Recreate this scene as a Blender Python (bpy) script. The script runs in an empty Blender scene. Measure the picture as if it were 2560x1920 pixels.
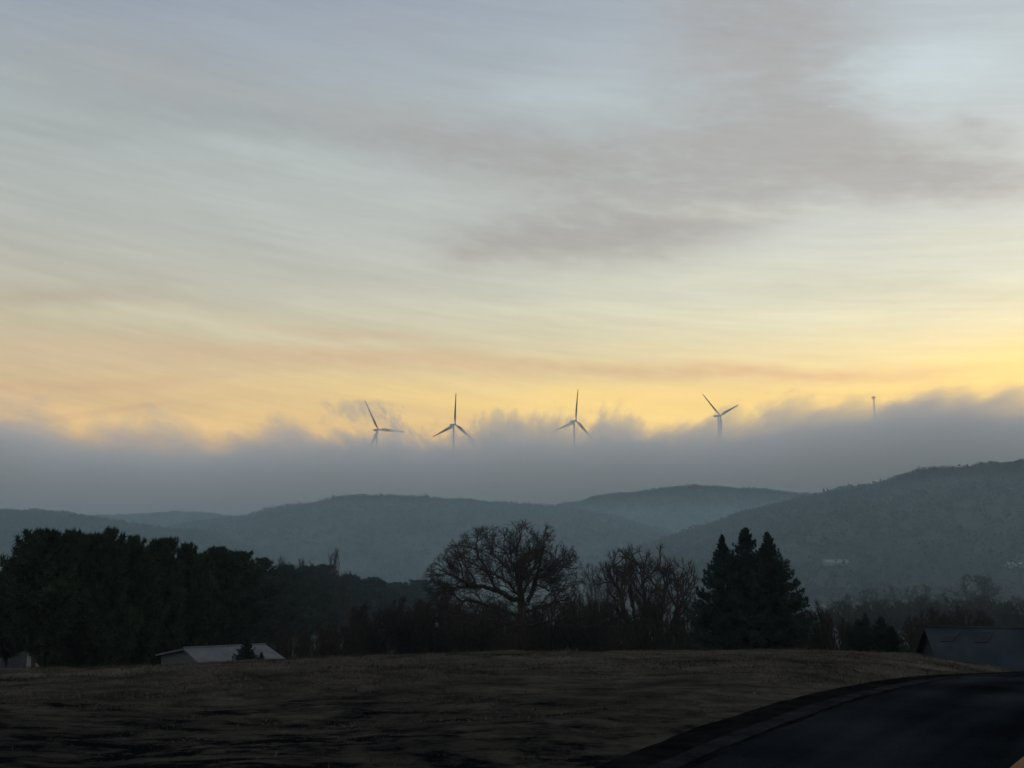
import bpy, math, random
import numpy as np

random.seed(7)
RNG = np.random.default_rng(7)
sc = bpy.context.scene
COL = sc.collection
R = math.radians

# ------------------------------------------------------------------ camera
F = 2600.0                       # focal length in photo pixels (2560 wide)
PITCH = math.atan(420 / F)       # level horizon falls at photo row 1380
CP, SP = math.cos(PITCH), math.sin(PITCH)
H = 2.05                         # eye height above the road

def ray(px, py):
    xc, yc = (px - 1280) / F, (960 - py) / F
    return np.array([xc, CP - SP * yc, SP + CP * yc])

def at_y(px, py, Y):             # the point of plane y = Y seen at a photo pixel
    d = ray(px, py)
    return d * (Y / d[1])

def azel(px, py):
    d = ray(px, py)
    return math.atan2(d[0], d[1]), math.atan2(d[2], math.hypot(d[0], d[1]))

cam = bpy.data.cameras.new("camera")
cam.sensor_width = 36.0
cam.lens = 36.0 * F / 2560
cam.clip_start = 0.1
cam.clip_end = 20000
camo = bpy.data.objects.new("camera", cam)
COL.objects.link(camo)
camo.location = (0, 0, 0)
camo.rotation_euler = (R(90) + PITCH, 0, 0)
sc.camera = camo

# ------------------------------------------------------------------ helpers
def link(o, parent=None):
    COL.objects.link(o)
    if parent is not None:
        o.parent = parent
    return o

def tag(o, label=None, cat=None, group=None, kind=None):
    if label: o["label"] = label
    if cat: o["category"] = cat
    if group: o["group"] = group
    if kind: o["kind"] = kind
    return o

def empty(name, loc=(0, 0, 0), rz=0.0):
    o = bpy.data.objects.new(name, None)
    o.location = tuple(float(v) for v in loc)
    o.rotation_euler = (0, 0, rz)
    o.empty_display_size = 0.5
    return link(o)

def copy_tree(o, parent=None):
    c = o.copy()
    COL.objects.link(c)
    c.parent = parent
    for ch in list(o.children):
        copy_tree(ch, c)
    return c

class MB:
    """collects verts and faces for one mesh"""
    def __init__(self):
        self.v, self.f, self.n = [], [], 0
    def add(self, verts, faces):
        verts = np.asarray(verts, dtype=np.float64).reshape(-1, 3)
        self.v.append(verts)
        for f in faces:
            self.f.append([i + self.n for i in f])
        self.n += len(verts)
    def tris(self, verts):       # (k,3,3)
        verts = np.asarray(verts).reshape(-1, 3)
        k = len(verts) // 3
        self.v.append(verts)
        idx = np.arange(k * 3).reshape(k, 3) + self.n
        self.f.extend(idx.tolist())
        self.n += k * 3
    def box(self, c, s, rz=0.0):
        x, y, z = s[0] / 2, s[1] / 2, s[2] / 2
        p = np.array([[-x, -y, -z], [x, -y, -z], [x, y, -z], [-x, y, -z], [-x, -y, z], [x, -y, z], [x, y, z], [-x, y, z]])
        if rz:
            ca, sa = math.cos(rz), math.sin(rz)
            p = np.stack([p[:, 0] * ca - p[:, 1] * sa, p[:, 0] * sa + p[:, 1] * ca, p[:, 2]], 1)
        self.add(p + np.array(c), [(3, 2, 1, 0), (4, 5, 6, 7), (0, 1, 5, 4), (1, 2, 6, 5), (2, 3, 7, 6), (3, 0, 4, 7)])
    def tube(self, pts, radii, n=8, caps=True):
        pts = np.asarray(pts, float)
        m = len(pts)
        rings = []
        for i in range(m):
            t = pts[min(i + 1, m - 1)] - pts[max(i - 1, 0)]
            t = t / (np.linalg.norm(t) + 1e-9)
            a = np.cross(t, [0, 0, 1.0]) if abs(t[2]) < 0.9 else np.cross(t, [1.0, 0, 0])
            a /= np.linalg.norm(a)
            b = np.cross(t, a)
            ang = np.linspace(0, 2 * math.pi, n, endpoint=False)
            rings.append(pts[i] + radii[i] * (np.outer(np.cos(ang), a) + np.outer(np.sin(ang), b)))
        faces = []
        for i in range(m - 1):
            for j in range(n):
                k = (j + 1) % n
                faces.append((i * n + j, i * n + k, (i + 1) * n + k, (i + 1) * n + j))
        if caps:
            faces.append(tuple(range(n - 1, -1, -1)))
            faces.append(tuple((m - 1) * n + j for j in range(n)))
        self.add(np.vstack(rings), faces)
    def mesh(self, name, mat, smooth=False):
        me = bpy.data.meshes.new(name)
        v = np.vstack(self.v) if self.v else np.zeros((0, 3))
        me.from_pydata(v.tolist(), [], self.f)
        if smooth:
            me.polygons.foreach_set("use_smooth", [True] * len(me.polygons))
        me.materials.append(mat)
        me.update()
        return me
    def build(self, name, mat, parent=None, smooth=False):
        return link(bpy.data.objects.new(name, self.mesh(name, mat, smooth)), parent)

def grid_mesh(name, P, mat, smooth=True):
    """P: (n, m, 3) array of points"""
    n, m = P.shape[:2]
    me = bpy.data.meshes.new(name)
    idx = np.arange(n * m).reshape(n, m)
    q = np.stack([idx[:-1, :-1], idx[:-1, 1:], idx[1:, 1:], idx[1:, :-1]], -1).reshape(-1, 4)
    me.vertices.add(n * m)
    me.vertices.foreach_set("co", P.reshape(-1).astype(np.float32))
    me.loops.add(q.size)
    me.loops.foreach_set("vertex_index", q.reshape(-1).astype(np.int32))
    me.polygons.add(len(q))
    me.polygons.foreach_set("loop_start", np.arange(0, q.size, 4, dtype=np.int32))
    me.polygons.foreach_set("use_smooth", np.ones(len(q), bool) if smooth else np.zeros(len(q), bool))
    me.materials.append(mat)
    me.update(calc_edges=True)
    me.validate()
    return me

def tri_object(name, T, mat, parent=None):
    """T: (k,3,3) loose triangles as one mesh"""
    T = np.asarray(T, np.float32)
    k = len(T)
    me = bpy.data.meshes.new(name)
    me.vertices.add(k * 3)
    me.vertices.foreach_set("co", T.reshape(-1))
    me.loops.add(k * 3)
    me.loops.foreach_set("vertex_index", np.arange(k * 3, dtype=np.int32))
    me.polygons.add(k)
    me.polygons.foreach_set("loop_start", np.arange(0, k * 3, 3, dtype=np.int32))
    me.materials.append(mat)
    me.update(calc_edges=True)
    return link(bpy.data.objects.new(name, me), parent)

# value noise in numpy (for terrain and forest shapes)
def vnoise(x, y, seed=0):
    xi, yi = np.floor(x).astype(np.int64), np.floor(y).astype(np.int64)
    xf, yf = x - xi, y - yi
    def h(a, b):
        n = (a * 374761393 + b * 668265263 + seed * 974634777) & 0xFFFFFFFF
        n = ((n ^ (n >> 13)) * 1274126177) & 0xFFFFFFFF
        return ((n ^ (n >> 16)) & 0xFFFF) / 65535.0
    u, v = xf * xf * (3 - 2 * xf), yf * yf * (3 - 2 * yf)
    return (h(xi, yi) * (1 - u) + h(xi + 1, yi) * u) * (1 - v) + (h(xi, yi + 1) * (1 - u) + h(xi + 1, yi + 1) * u) * v

def fbm(x, y, seed=0, oct=4):
    s, a = 0, 0.5
    for o in range(oct):
        s = s + a * (vnoise(x * 2 ** o, y * 2 ** o, seed + o) - 0.5)
        a *= 0.5
    return s

def sstep(a, b, x):
    t = np.clip((x - a) / (b - a), 0, 1)
    return t * t * (3 - 2 * t)

# ------------------------------------------------------------------ materials
def new_mat(name):
    m = bpy.data.materials.new(name)
    m.use_nodes = True
    nt = m.node_tree
    return m, nt, nt.nodes["Principled BSDF"]

def srgb(r, g, b):
    f = lambda c: (c / 12.92) if c <= 0.04045 else ((c + 0.055) / 1.055) ** 2.4
    return tuple(f(c / 255.0) for c in (r, g, b))

def noisy(name, c1, c2, scale=1.0, rough=0.85, bump=0.0, bscale=8.0, detail=5, stretch=(1, 1, 1), spec=0.3):
    m, nt, bs = new_mat(name)
    N, L = nt.nodes, nt.links
    tc = N.new("ShaderNodeTexCoord")
    mp = N.new("ShaderNodeMapping"); mp.inputs["Scale"].default_value = stretch
    L.new(tc.outputs["Object"], mp.inputs[0])
    n = N.new("ShaderNodeTexNoise"); n.inputs["Scale"].default_value = scale; n.inputs["Detail"].default_value = detail
    L.new(mp.outputs[0], n.inputs["Vector"])
    r = N.new("ShaderNodeValToRGB")
    r.color_ramp.elements[0].position, r.color_ramp.elements[1].position = 0.35, 0.65
    r.color_ramp.elements[0].color = (*c1, 1); r.color_ramp.elements[1].color = (*c2, 1)
    L.new(n.outputs["Fac"], r.inputs[0]); L.new(r.outputs[0], bs.inputs["Base Color"])
    bs.inputs["Roughness"].default_value = rough
    bs.inputs["Specular IOR Level"].default_value = spec
    if bump:
        n2 = N.new("ShaderNodeTexNoise"); n2.inputs["Scale"].default_value = bscale; n2.inputs["Detail"].default_value = 6
        L.new(mp.outputs[0], n2.inputs["Vector"])
        b = N.new("ShaderNodeBump"); b.inputs["Strength"].default_value = bump; b.inputs["Distance"].default_value = 0.1
        L.new(n2.outputs["Fac"], b.inputs["Height"]); L.new(b.outputs[0], bs.inputs["Normal"])
    return m

M_bark = noisy("bark", (0.022, 0.019, 0.017), (0.05, 0.042, 0.037), 3, 0.95, 0.4, 12, stretch=(1, 1, 0.2), spec=0.1)
M_bark_br = noisy("brown_twigs", (0.026, 0.024, 0.022), (0.05, 0.044, 0.040), 1, 0.95, spec=0.1)
M_pine = noisy("pine_needles", (0.012, 0.024, 0.017), (0.035, 0.055, 0.035), 0.7, 0.9, spec=0.1)
M_spruce = noisy("spruce_needles", (0.010, 0.024, 0.020), (0.026, 0.048, 0.037), 0.7, 0.9, spec=0.1)
M_shrub = noisy("shrub_twigs", (0.020, 0.019, 0.017), (0.042, 0.036, 0.031), 1.5, 0.95, spec=0.1)
M_hill = noisy("forest_floor", (0.02, 0.022, 0.017), (0.05, 0.048, 0.036), 0.02, 0.95, spec=0.0)
M_wood = noisy("forest_crowns", (0.018, 0.024, 0.018), (0.05, 0.046, 0.036), 0.03, 0.95, spec=0.0)
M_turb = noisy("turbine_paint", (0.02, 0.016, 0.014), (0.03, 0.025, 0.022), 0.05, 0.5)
M_steel = noisy("galvanised_steel", (0.16, 0.165, 0.17), (0.26, 0.26, 0.26), 0.5, 0.6)
M_roofpale = noisy("pale_roof_metal", (0.055, 0.062, 0.068), (0.085, 0.092, 0.098), 1.5, 0.8, stretch=(1, 0.3, 1), spec=0.1)
M_siding = noisy("pale_siding", (0.035, 0.041, 0.046), (0.055, 0.06, 0.066), 1.2, 0.8, 0.3, 5, stretch=(0.2, 0.2, 6))
M_roofdark = noisy("dark_roof_metal", (0.010, 0.017, 0.021), (0.020, 0.028, 0.033), 0.8, 0.9, stretch=(1, 0.2, 1), spec=0.05)
M_dark = noisy("dark_glazing", (0.01, 0.012, 0.016), (0.02, 0.022, 0.026), 2, 0.8, spec=0.05)
M_white = noisy("white_sheet", (0.11, 0.12, 0.12), (0.17, 0.18, 0.18), 1, 0.7)
M_clear = noisy("pale_bare_ground", (0.5, 0.5, 0.5), (0.75, 0.75, 0.75), 0.1, 0.9)
M_scrap = noisy("pale_scrap", (0.10, 0.10, 0.095), (0.17, 0.165, 0.16), 9, 0.9)

# field: dry brown grass broken by dark soil patches, darker towards the near left
def field_material():
    m, nt, bs = new_mat("dry_grass_field")
    N, L = nt.nodes, nt.links
    tc = N.new("ShaderNodeTexCoord")
    def noise(scale, detail, st=(1, 1, 1), rough=0.6):
        mp = N.new("ShaderNodeMapping"); mp.inputs["Scale"].default_value = st
        L.new(tc.outputs["Object"], mp.inputs[0])
        n = N.new("ShaderNodeTexNoise"); n.inputs["Scale"].default_value = scale
        n.inputs["Detail"].default_value = detail; n.inputs["Roughness"].default_value = rough
        L.new(mp.outputs[0], n.inputs["Vector"]); return n.outputs["Fac"]
    base = N.new("ShaderNodeValToRGB")
    e = base.color_ramp.elements
    e[0].position, e[0].color = 0.3, (0.032, 0.033, 0.025, 1)
    e[1].position, e[1].color = 0.72, (0.130, 0.114, 0.094, 1)
    k = e.new(0.5); k.color = (0.068, 0.063, 0.050, 1)
    L.new(noise(0.55, 8, (1, 1, 1), 0.72), base.inputs[0])
    # soil patches
    pr = N.new("ShaderNodeMapRange"); pr.interpolation_type = 'SMOOTHSTEP'
    pr.inputs["From Min"].default_value = 0.38; pr.inputs["From Max"].default_value = 0.70
    L.new(noise(1.5, 8, (0.75, 1.2, 1), 0.75), pr.inputs["Value"])
    sx = N.new("ShaderNodeSeparateXYZ"); L.new(tc.outputs["Object"], sx.inputs[0])
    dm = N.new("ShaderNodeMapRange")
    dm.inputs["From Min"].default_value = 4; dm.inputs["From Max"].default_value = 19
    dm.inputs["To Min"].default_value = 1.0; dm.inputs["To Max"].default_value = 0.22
    pt_dist = N.new("ShaderNodeVectorMath"); pt_dist.operation = 'DISTANCE'; pt_dist.inputs[1].default_value = (-5.5, 6.5, -2.2)   # field colour darkens towards this near-left point
    L.new(tc.outputs["Object"], pt_dist.inputs[0]); L.new(pt_dist.outputs["Value"], dm.inputs["Value"])
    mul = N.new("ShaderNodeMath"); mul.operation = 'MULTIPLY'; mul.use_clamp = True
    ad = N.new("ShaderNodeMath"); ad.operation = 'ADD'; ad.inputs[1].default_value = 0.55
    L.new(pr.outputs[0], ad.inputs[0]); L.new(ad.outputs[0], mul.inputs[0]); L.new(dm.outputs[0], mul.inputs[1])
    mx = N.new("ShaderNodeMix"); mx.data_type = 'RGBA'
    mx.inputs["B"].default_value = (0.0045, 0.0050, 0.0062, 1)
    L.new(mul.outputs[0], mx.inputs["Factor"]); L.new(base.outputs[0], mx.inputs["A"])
    L.new(mx.outputs["Result"], bs.inputs["Base Color"])
    bs.inputs["Roughness"].default_value = 1.0
    bs.inputs["Specular IOR Level"].default_value = 0.0
    b = N.new("ShaderNodeBump"); b.inputs["Strength"].default_value = 0.9; b.inputs["Distance"].default_value = 0.12
    L.new(noise(3.0, 8, (0.7, 1.3, 1), 0.7), b.inputs["Height"]); L.new(b.outputs[0], bs.inputs["Normal"])
    return m
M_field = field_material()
M_tuft = noisy("dry_grass_blades", (0.014, 0.015, 0.012), (0.085, 0.076, 0.06), 1.0, 1.0, spec=0.0)
M_asphalt = noisy("asphalt", (0.0065, 0.0085, 0.0105), (0.0165, 0.0200, 0.0230), 0.55, 1.0, 0.6, 30, stretch=(0.6, 0.6, 1), spec=0.0)
M_shoulder = noisy("road_shoulder_gravel", (0.008, 0.009, 0.0105), (0.019, 0.021, 0.023), 2.5, 1.0, 0.8, 9, spec=0.0)
M_soil = noisy("wet_soil", (0.0035, 0.0036, 0.004), (0.0095, 0.0095, 0.0095), 2, 1.0, 0.8, 6, spec=0.0)
M_yellow = noisy("yellow_road_paint", (0.085, 0.030, 0.001), (0.13, 0.048, 0.0015), 6, 0.8)
M_valley = noisy("valley_fields", (0.035, 0.05, 0.036), (0.11, 0.10, 0.085), 0.006, 1.0, stretch=(0.5, 2.0, 1), spec=0.0)

# ------------------------------------------------------------------ terrain
CREST_PX = np.array([[-400, 1704], [0, 1685], [200, 1677], [400, 1667], [640, 1655], [850, 1648], [1050, 1642], [1300, 1638], [1500, 1636],
                     [1800, 1635], [2050, 1634], [2200, 1635], [2300, 1637], [2400, 1655], [2460, 1669], [2510, 1680], [2600, 1681], [2900, 1690]], float)
_az = np.array([azel(*p)[0] for p in CREST_PX])
_el = np.array([math.tan(azel(*p)[1]) for p in CREST_PX])
_rc = np.interp(CREST_PX[:, 0], [-400, 0, 1200, 2000, 2200, 2350, 2460, 2510, 2900], [33, 34, 37, 37, 37, 37, 37, 36, 34])

def crest(az):
    e, rc = np.interp(az, _az, _el), np.interp(az, _az, _rc)
    w = sstep(0.6, 2.9, np.abs(az))
    return e * (1 - w) + (-0.1) * w, rc * (1 - w) + 30 * w

def valley_z(x, y):
    r = np.hypot(x, y)
    return -15.5 - 8.5 * sstep(110, 420, r) - 3 * sstep(400, 1000, r) + 1.2 * fbm(x / 60, y / 60, 5)

def hill_z(x, y):
    r = np.hypot(x, y)
    az = np.arctan2(x, np.where(np.abs(y) < 1e-6, 1e-6, y))
    e, rc = crest(az)
    b = -H / rc ** 2
    a = e + 2 * H / rc
    z = -H + a * r + b * r ** 2
    k = 0.004 * np.minimum(np.maximum(r - rc, 0), 60) ** 2
    z = z - k
    return np.where(r > 140, -60.0, np.maximum(z, -60))

def land_z(x, y):
    x, y = np.asarray(x, float), np.asarray(y, float)
    zh, zv = hill_z(x, y), valley_z(x, y)
    k = 2.5
    m = np.maximum(zh, zv)
    return m + k * np.log1p(np.exp(-np.abs(zh - zv) / k)) - k * 0.0 * m - np.where(zh > zv + 6 * k, 0, 0)

# road alignment: a plan line that leaves towards the right, and the levels that put its left edge where the photo shows it
edge_px = [(1560, 1907), (1764, 1822), (1900, 1777), (2030, 1738), (2180, 1708), (2320, 1692), (2430, 1684), (2510, 1680)]
_eaz = np.array([azel(*p)[0] for p in edge_px]); _eel = np.array([math.tan(azel(*p)[1]) for p in edge_px])
_P0, _PE = np.array([1.10, 10.55]), np.array([15.4, 32.6])
_u = (_PE - _P0) / np.linalg.norm(_PE - _P0); _len = float(np.linalg.norm(_PE - _P0))
_ts = np.linspace(0, _len, 24)
_main = _P0 + np.outer(_ts, _u)
_rz = np.interp(np.arctan2(_main[:, 0], _main[:, 1]), _eaz, _eel) * np.hypot(_main[:, 0], _main[:, 1])
_zf = np.polyfit(_ts, _rz, 3)
_bend, _h, _p = [], math.atan2(_u[0], _u[1]), _PE.copy()      # past the crest it turns off to the right
for i in range(16):
    _h += R(3.6); _p = _p + 1.6 * np.array([math.sin(_h), math.cos(_h)]); _bend.append(_p.copy())
_tail = _p + 40 * np.array([math.sin(_h), math.cos(_h)])
ED = np.concatenate([[_P0 - _u * 45], [_P0 - _u * 8], _main, _bend, [_tail]])
_seg = np.diff(ED, axis=0); _sl = np.linalg.norm(_seg, axis=1); _sd = _seg / _sl[:, None]
_s0 = np.concatenate([[0], np.cumsum(_sl)])
_vn = np.zeros_like(ED)                    # vertex normals, towards the road
_sn = np.stack([_sd[:, 1], -_sd[:, 0]], -1)
_vn[0], _vn[-1] = _sn[0], _sn[-1]; _vn[1:-1] = _sn[:-1] + _sn[1:]
_vn /= np.linalg.norm(_vn, axis=1)[:, None]

def road_coord(x, y):            # along, across (0 at the asphalt's left edge, positive on the road)
    x, y = np.asarray(x, float), np.asarray(y, float)
    best = np.full(x.shape, 1e9); S = np.zeros(x.shape); C = np.zeros(x.shape)
    for i in range(len(_sl)):
        dx, dy = x - ED[i, 0], y - ED[i, 1]
        t = np.clip(dx * _sd[i, 0] + dy * _sd[i, 1], 0, _sl[i])
        ex, ey = dx - t * _sd[i, 0], dy - t * _sd[i, 1]
        d = np.hypot(ex, ey); m = d < best
        sg = np.where(dx * _sn[i, 0] + dy * _sn[i, 1] >= 0, 1.0, -1.0)
        best = np.where(m, d, best); S = np.where(m, _s0[i] + t, S); C = np.where(m, d * sg, C)
    return S, C

def road_z(S):                   # level of the road along its length
    t = np.asarray(S, float) - _s0[2]
    tc_ = np.clip(t, 0, _len)
    z = np.polyval(_zf, tc_)
    g0, g1 = np.polyval(np.polyder(_zf), 0.0), np.polyval(np.polyder(_zf), _len)
    z = z + np.minimum(t, 0) * np.clip(g0, -0.02, 0.02)
    q = np.maximum(t - _len, 0)
    return z + g1 * q - 0.006 * np.minimum(q, 30) ** 2

def ground_z(x, y):
    z = land_z(x, y)
    S, C = road_coord(x, y)
    r = np.hypot(x, y)
    w = sstep(-4.5, 0.0, C) * (1 - sstep(46, 62, r)) * (1 - sstep(14, 22, C))
    return z * (1 - w) + road_z(S) * w

def hit(px, py):                 # where a sight line meets the ground
    d = ray(px, py)
    t = 5.0
    while t < 60:
        p = d * t
        if p[2] <= float(ground_z(p[0], p[1])):
            return p
        t += 0.08
    return d * 30

def road_point(S, C):
    px_ = np.interp(S, _s0, ED[:, 0]); py_ = np.interp(S, _s0, ED[:, 1])
    nx, ny = np.interp(S, _s0, _vn[:, 0]), np.interp(S, _s0, _vn[:, 1])
    return px_ + nx * C, py_ + ny * C

def field_z(x, y):
    s, c = road_coord(x, y)
    off = sstep(-0.45, -1.6, c) + sstep(9.5, 11.0, c)
    r = np.hypot(x, y)
    near = 1 - sstep(60, 120, r)
    bump = (0.22 * fbm(x / 2.2, y / 1.6, 11, 4) + 0.35 * fbm(x / 9, y / 7, 12, 3)) * off * near
    cut = -0.05 * (1 - np.clip(off, 0, 1)) * near
    return ground_z(x, y) + bump + cut

# polar sheet round the observer: fine near, coarse far, out beyond the ridge
rr = np.concatenate([np.linspace(0.5, 8, 24), np.linspace(8.15, 48, 260), np.linspace(49, 140, 90), np.geomspace(145, 2400, 60)])
aa = np.concatenate([np.linspace(-math.pi, -0.66, 60), np.linspace(-0.65, 0.65, 620), np.linspace(0.66, math.pi, 60)])
RR, AA = np.meshgrid(rr, aa, indexing="ij")
X, Y = RR * np.sin(AA), RR * np.cos(AA)
keep = np.clip(Y, -70, None)     # the sheet stops a little way behind the observer
Y = keep
Z = field_z(X, Y)
inner = rr < 140
gi = int(inner.sum())
P = np.stack([X, Y, Z], -1)[:, ::-1]
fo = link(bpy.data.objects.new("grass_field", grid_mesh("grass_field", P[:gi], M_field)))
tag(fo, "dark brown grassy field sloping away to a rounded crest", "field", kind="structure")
vo = link(bpy.data.objects.new("valley_ground", grid_mesh("valley_ground", P[gi - 1:], M_valley)))
tag(vo, "misty valley floor of pale and green fields beyond the trees", "valley", kind="structure")

SIDE = np.array([_u[1], -_u[0]])

def strip(name, c0, c1, dz, mat, s0=20, s1=112, n=800, m=6, shift=False, wob0=0.0, wob1=0.0, seed=0, crown=0.0):
    s = np.linspace(s0, s1, n)
    t = np.linspace(0, 1, m)
    S, T = np.meshgrid(s, t, indexing="ij")
    a = c0 + wob0 * 2 * fbm(S / 0.8, S * 0 + 1.5, seed, 4)
    b = c1 + wob1 * 2 * fbm(S / 0.8, S * 0 + 7.5, seed + 9, 4)
    C = a + (b - a) * T
    if shift:                    # the far side runs as a parallel copy of the left edge
        x, y = road_point(S, 0 * C + wob0 * 0)
        x, y = x + SIDE[0] * C, y + SIDE[1] * C
    else:
        x, y = road_point(S, C)
    z = ground_z(x, y) + dz + crown * (np.sin(math.pi * T)) 
    return link(bpy.data.objects.new(name, grid_mesh(name, np.stack([x, y, z], -1)[:, ::-1], mat)))

tag(strip("soil_verge", -0.12, 0.9, 0.004, M_soil, wob0=0.07, wob1=0.0, m=10), "strip of dark wet soil between the grass and the road", "verge", kind="structure")
tag(strip("road_shoulder", 0.34, 0.60, 0.010, M_shoulder, wob0=0.05, wob1=0.06, seed=3, crown=0.012), "narrow grey gravel shoulder beside the road edge", "shoulder", kind="structure")
# wheel-worn lanes: the asphalt is polished darker along the tracks
nt_ = M_asphalt.node_tree; N_, L_n = nt_.nodes, nt_.links
tc_a = N_.new("ShaderNodeTexCoord")
dp_ = N_.new("ShaderNodeVectorMath"); dp_.operation = 'DOT_PRODUCT'; dp_.inputs[1].default_value = (float(SIDE[0]), float(SIDE[1]), 0)
al_ = N_.new("ShaderNodeVectorMath"); al_.operation = 'DOT_PRODUCT'; al_.inputs[1].default_value = (float(_u[0]), float(_u[1]), 0)
L_n.new(tc_a.outputs["Object"], dp_.inputs[0]); L_n.new(tc_a.outputs["Object"], al_.inputs[0])
cb_ = N_.new("ShaderNodeCombineXYZ"); L_n.new(dp_.outputs["Value"], cb_.inputs[0])
ms_ = N_.new("ShaderNodeMath"); ms_.operation = 'MULTIPLY'; ms_.inputs[1].default_value = 0.06; L_n.new(al_.outputs["Value"], ms_.inputs[0]); L_n.new(ms_.outputs[0], cb_.inputs[1])
tn_ = N_.new("ShaderNodeTexNoise"); tn_.inputs["Scale"].default_value = 1.3; tn_.inputs["Detail"].default_value = 5; L_n.new(cb_.outputs[0], tn_.inputs["Vector"])
tr_ = N_.new("ShaderNodeMapRange"); tr_.inputs["From Min"].default_value = 0.35; tr_.inputs["From Max"].default_value = 0.65
tr_.inputs["To Min"].default_value = 0.55; tr_.inputs["To Max"].default_value = 1.35; L_n.new(tn_.outputs["Fac"], tr_.inputs["Value"])
gr_ = N_.new("ShaderNodeTexNoise"); gr_.inputs["Scale"].default_value = 45; gr_.inputs["Detail"].default_value = 3; L_n.new(tc_a.outputs["Object"], gr_.inputs["Vector"])
gm_ = N_.new("ShaderNodeMapRange"); gm_.inputs["From Min"].default_value = 0.3; gm_.inputs["From Max"].default_value = 0.7
gm_.inputs["To Min"].default_value = 0.7; gm_.inputs["To Max"].default_value = 1.3; L_n.new(gr_.outputs["Fac"], gm_.inputs["Value"])
pm_ = N_.new("ShaderNodeMath"); pm_.operation = 'MULTIPLY'; L_n.new(tr_.outputs[0], pm_.inputs[0]); L_n.new(gm_.outputs[0], pm_.inputs[1])
bs_ = N_["Principled BSDF"]; src_ = bs_.inputs["Base Color"].links[0].from_socket
vs_ = N_.new("ShaderNodeVectorMath"); vs_.operation = 'SCALE'; L_n.new(src_, vs_.inputs[0]); L_n.new(pm_.outputs[0], vs_.inputs["Scale"])
L_n.new(vs_.outputs[0], bs_.inputs["Base Color"])
tag(strip("road", 0.74, 10.0, 0.03, M_asphalt, wob0=0.08, wob1=0.05, seed=5, m=24, shift=True), "dark asphalt road running over the crest", "road", kind="structure")
_p0, _p1 = hit(2556, 1922)[:2], hit(2604, 1881)[:2]
_d = (_p1 - _p0) / np.linalg.norm(_p1 - _p0); _q = np.array([_d[1], -_d[0]])
_S, _T = np.meshgrid(np.linspace(-12, 16, 240), np.linspace(-0.065, 0.065, 5), indexing="ij")
_T = _T * (1 + 0.25 * fbm(_S * 3, _S * 0, 31))
_X, _Y = _p0[0] + _d[0] * _S + _q[0] * _T, _p0[1] + _d[1] * _S + _q[1] * _T
tag(link(bpy.data.objects.new("road_line", grid_mesh("road_line", np.stack([_X, _Y, ground_z(_X, _Y) + 0.036], -1)[:, ::-1], M_yellow))),
    "worn yellow centre line on the dark road", "road marking", kind="structure")

# ------------------------------------------------------------------ grass tufts on the field (uncountable)
def grass(n):
    az = RNG.uniform(-0.52, 0.52, n)
    r = 8 + (48 - 8) * RNG.random(n) ** 0.8
    x, y = r * np.sin(az), r * np.cos(az)
    s, c = road_coord(x, y)
    dens = fbm(x / 3.0, y / 2.0, 21, 4)
    ok = (RNG.random(n) < 0.3 + 0.7 * sstep(4, 17, np.hypot(x + 5.5, y - 6.5))) & ((c < 0.30 - 0.55 * RNG.random(n)) | (c > 10.2)) & (dens > RNG.normal(-0.02, 0.12, n))
    x, y = x[ok], y[ok]
    z = field_z(x, y)
    k = 6
    n = len(x)
    base = np.repeat(np.stack([x, y, z], -1), k, 0)
    m = n * k
    base[:, :2] += RNG.normal(0, 0.09, (m, 2))
    base[:, 2] -= 0.03
    ht = (RNG.gamma(4, 0.011, m) + 0.015) * (0.5 + 0.5 * sstep(10, 24, base[:, 1]))
    lean = RNG.normal(0, 1.0, (m, 2))
    ang = RNG.uniform(0, math.pi, m)
    w = RNG.uniform(0.005, 0.012, m)
    side = np.stack([np.cos(ang) * w, np.sin(ang) * w, np.zeros(m)], -1)
    tip = base + np.stack([lean[:, 0] * ht, lean[:, 1] * ht, ht], -1)
    return np.stack([base - side, base + side, tip], 1)
tag(tri_object("grass", grass(170000), M_tuft), "short dry tufts of brown grass on the field", "grass", kind="stuff")

# pale scraps lying on the grass near the crest of the road
def scrap(px, py, size, label):
    p = hit(px, py)
    m = MB()
    k = 7
    ang = np.linspace(0, 2 * math.pi, k, endpoint=False)
    rad = size * RNG.uniform(0.5, 1.0, k)
    low = np.stack([np.cos(ang) * rad * 1.5, np.sin(ang) * rad, np.full(k, 0.0)], -1)
    up = low * np.array([0.7, 0.7, 1]) + np.array([0, 0, size * 0.55])
    up[:, 2] += RNG.normal(0, size * 0.12, k)
    f = [tuple(range(k - 1, -1, -1)), tuple(range(k, 2 * k))] + [(i, (i + 1) % k, k + (i + 1) % k, k + i) for i in range(k)]
    m.add(np.vstack([low, up]), f)
    o = m.build("pale_stone", M_scrap)
    o.location = (p[0], p[1], float(field_z(p[0], p[1])) - 0.01)
    tag(o, label, "stone", "pale stones in the grass")
scrap(2330, 1676, 0.05, "larger pale stone in the grass just above the road edge near its crest")
scrap(2388, 1673, 0.035, "small pale stone in the grass right of the larger pale stone")
scrap(1886, 1729, 0.022, "tiny pale stone in the grass mid slope, farthest from the road")

# ------------------------------------------------------------------ hills
def px_profile(pts, Y):
    q = np.array([at_y(px, py, Y) for px, py in pts])
    return q[:, 0], q[:, 2]

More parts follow.
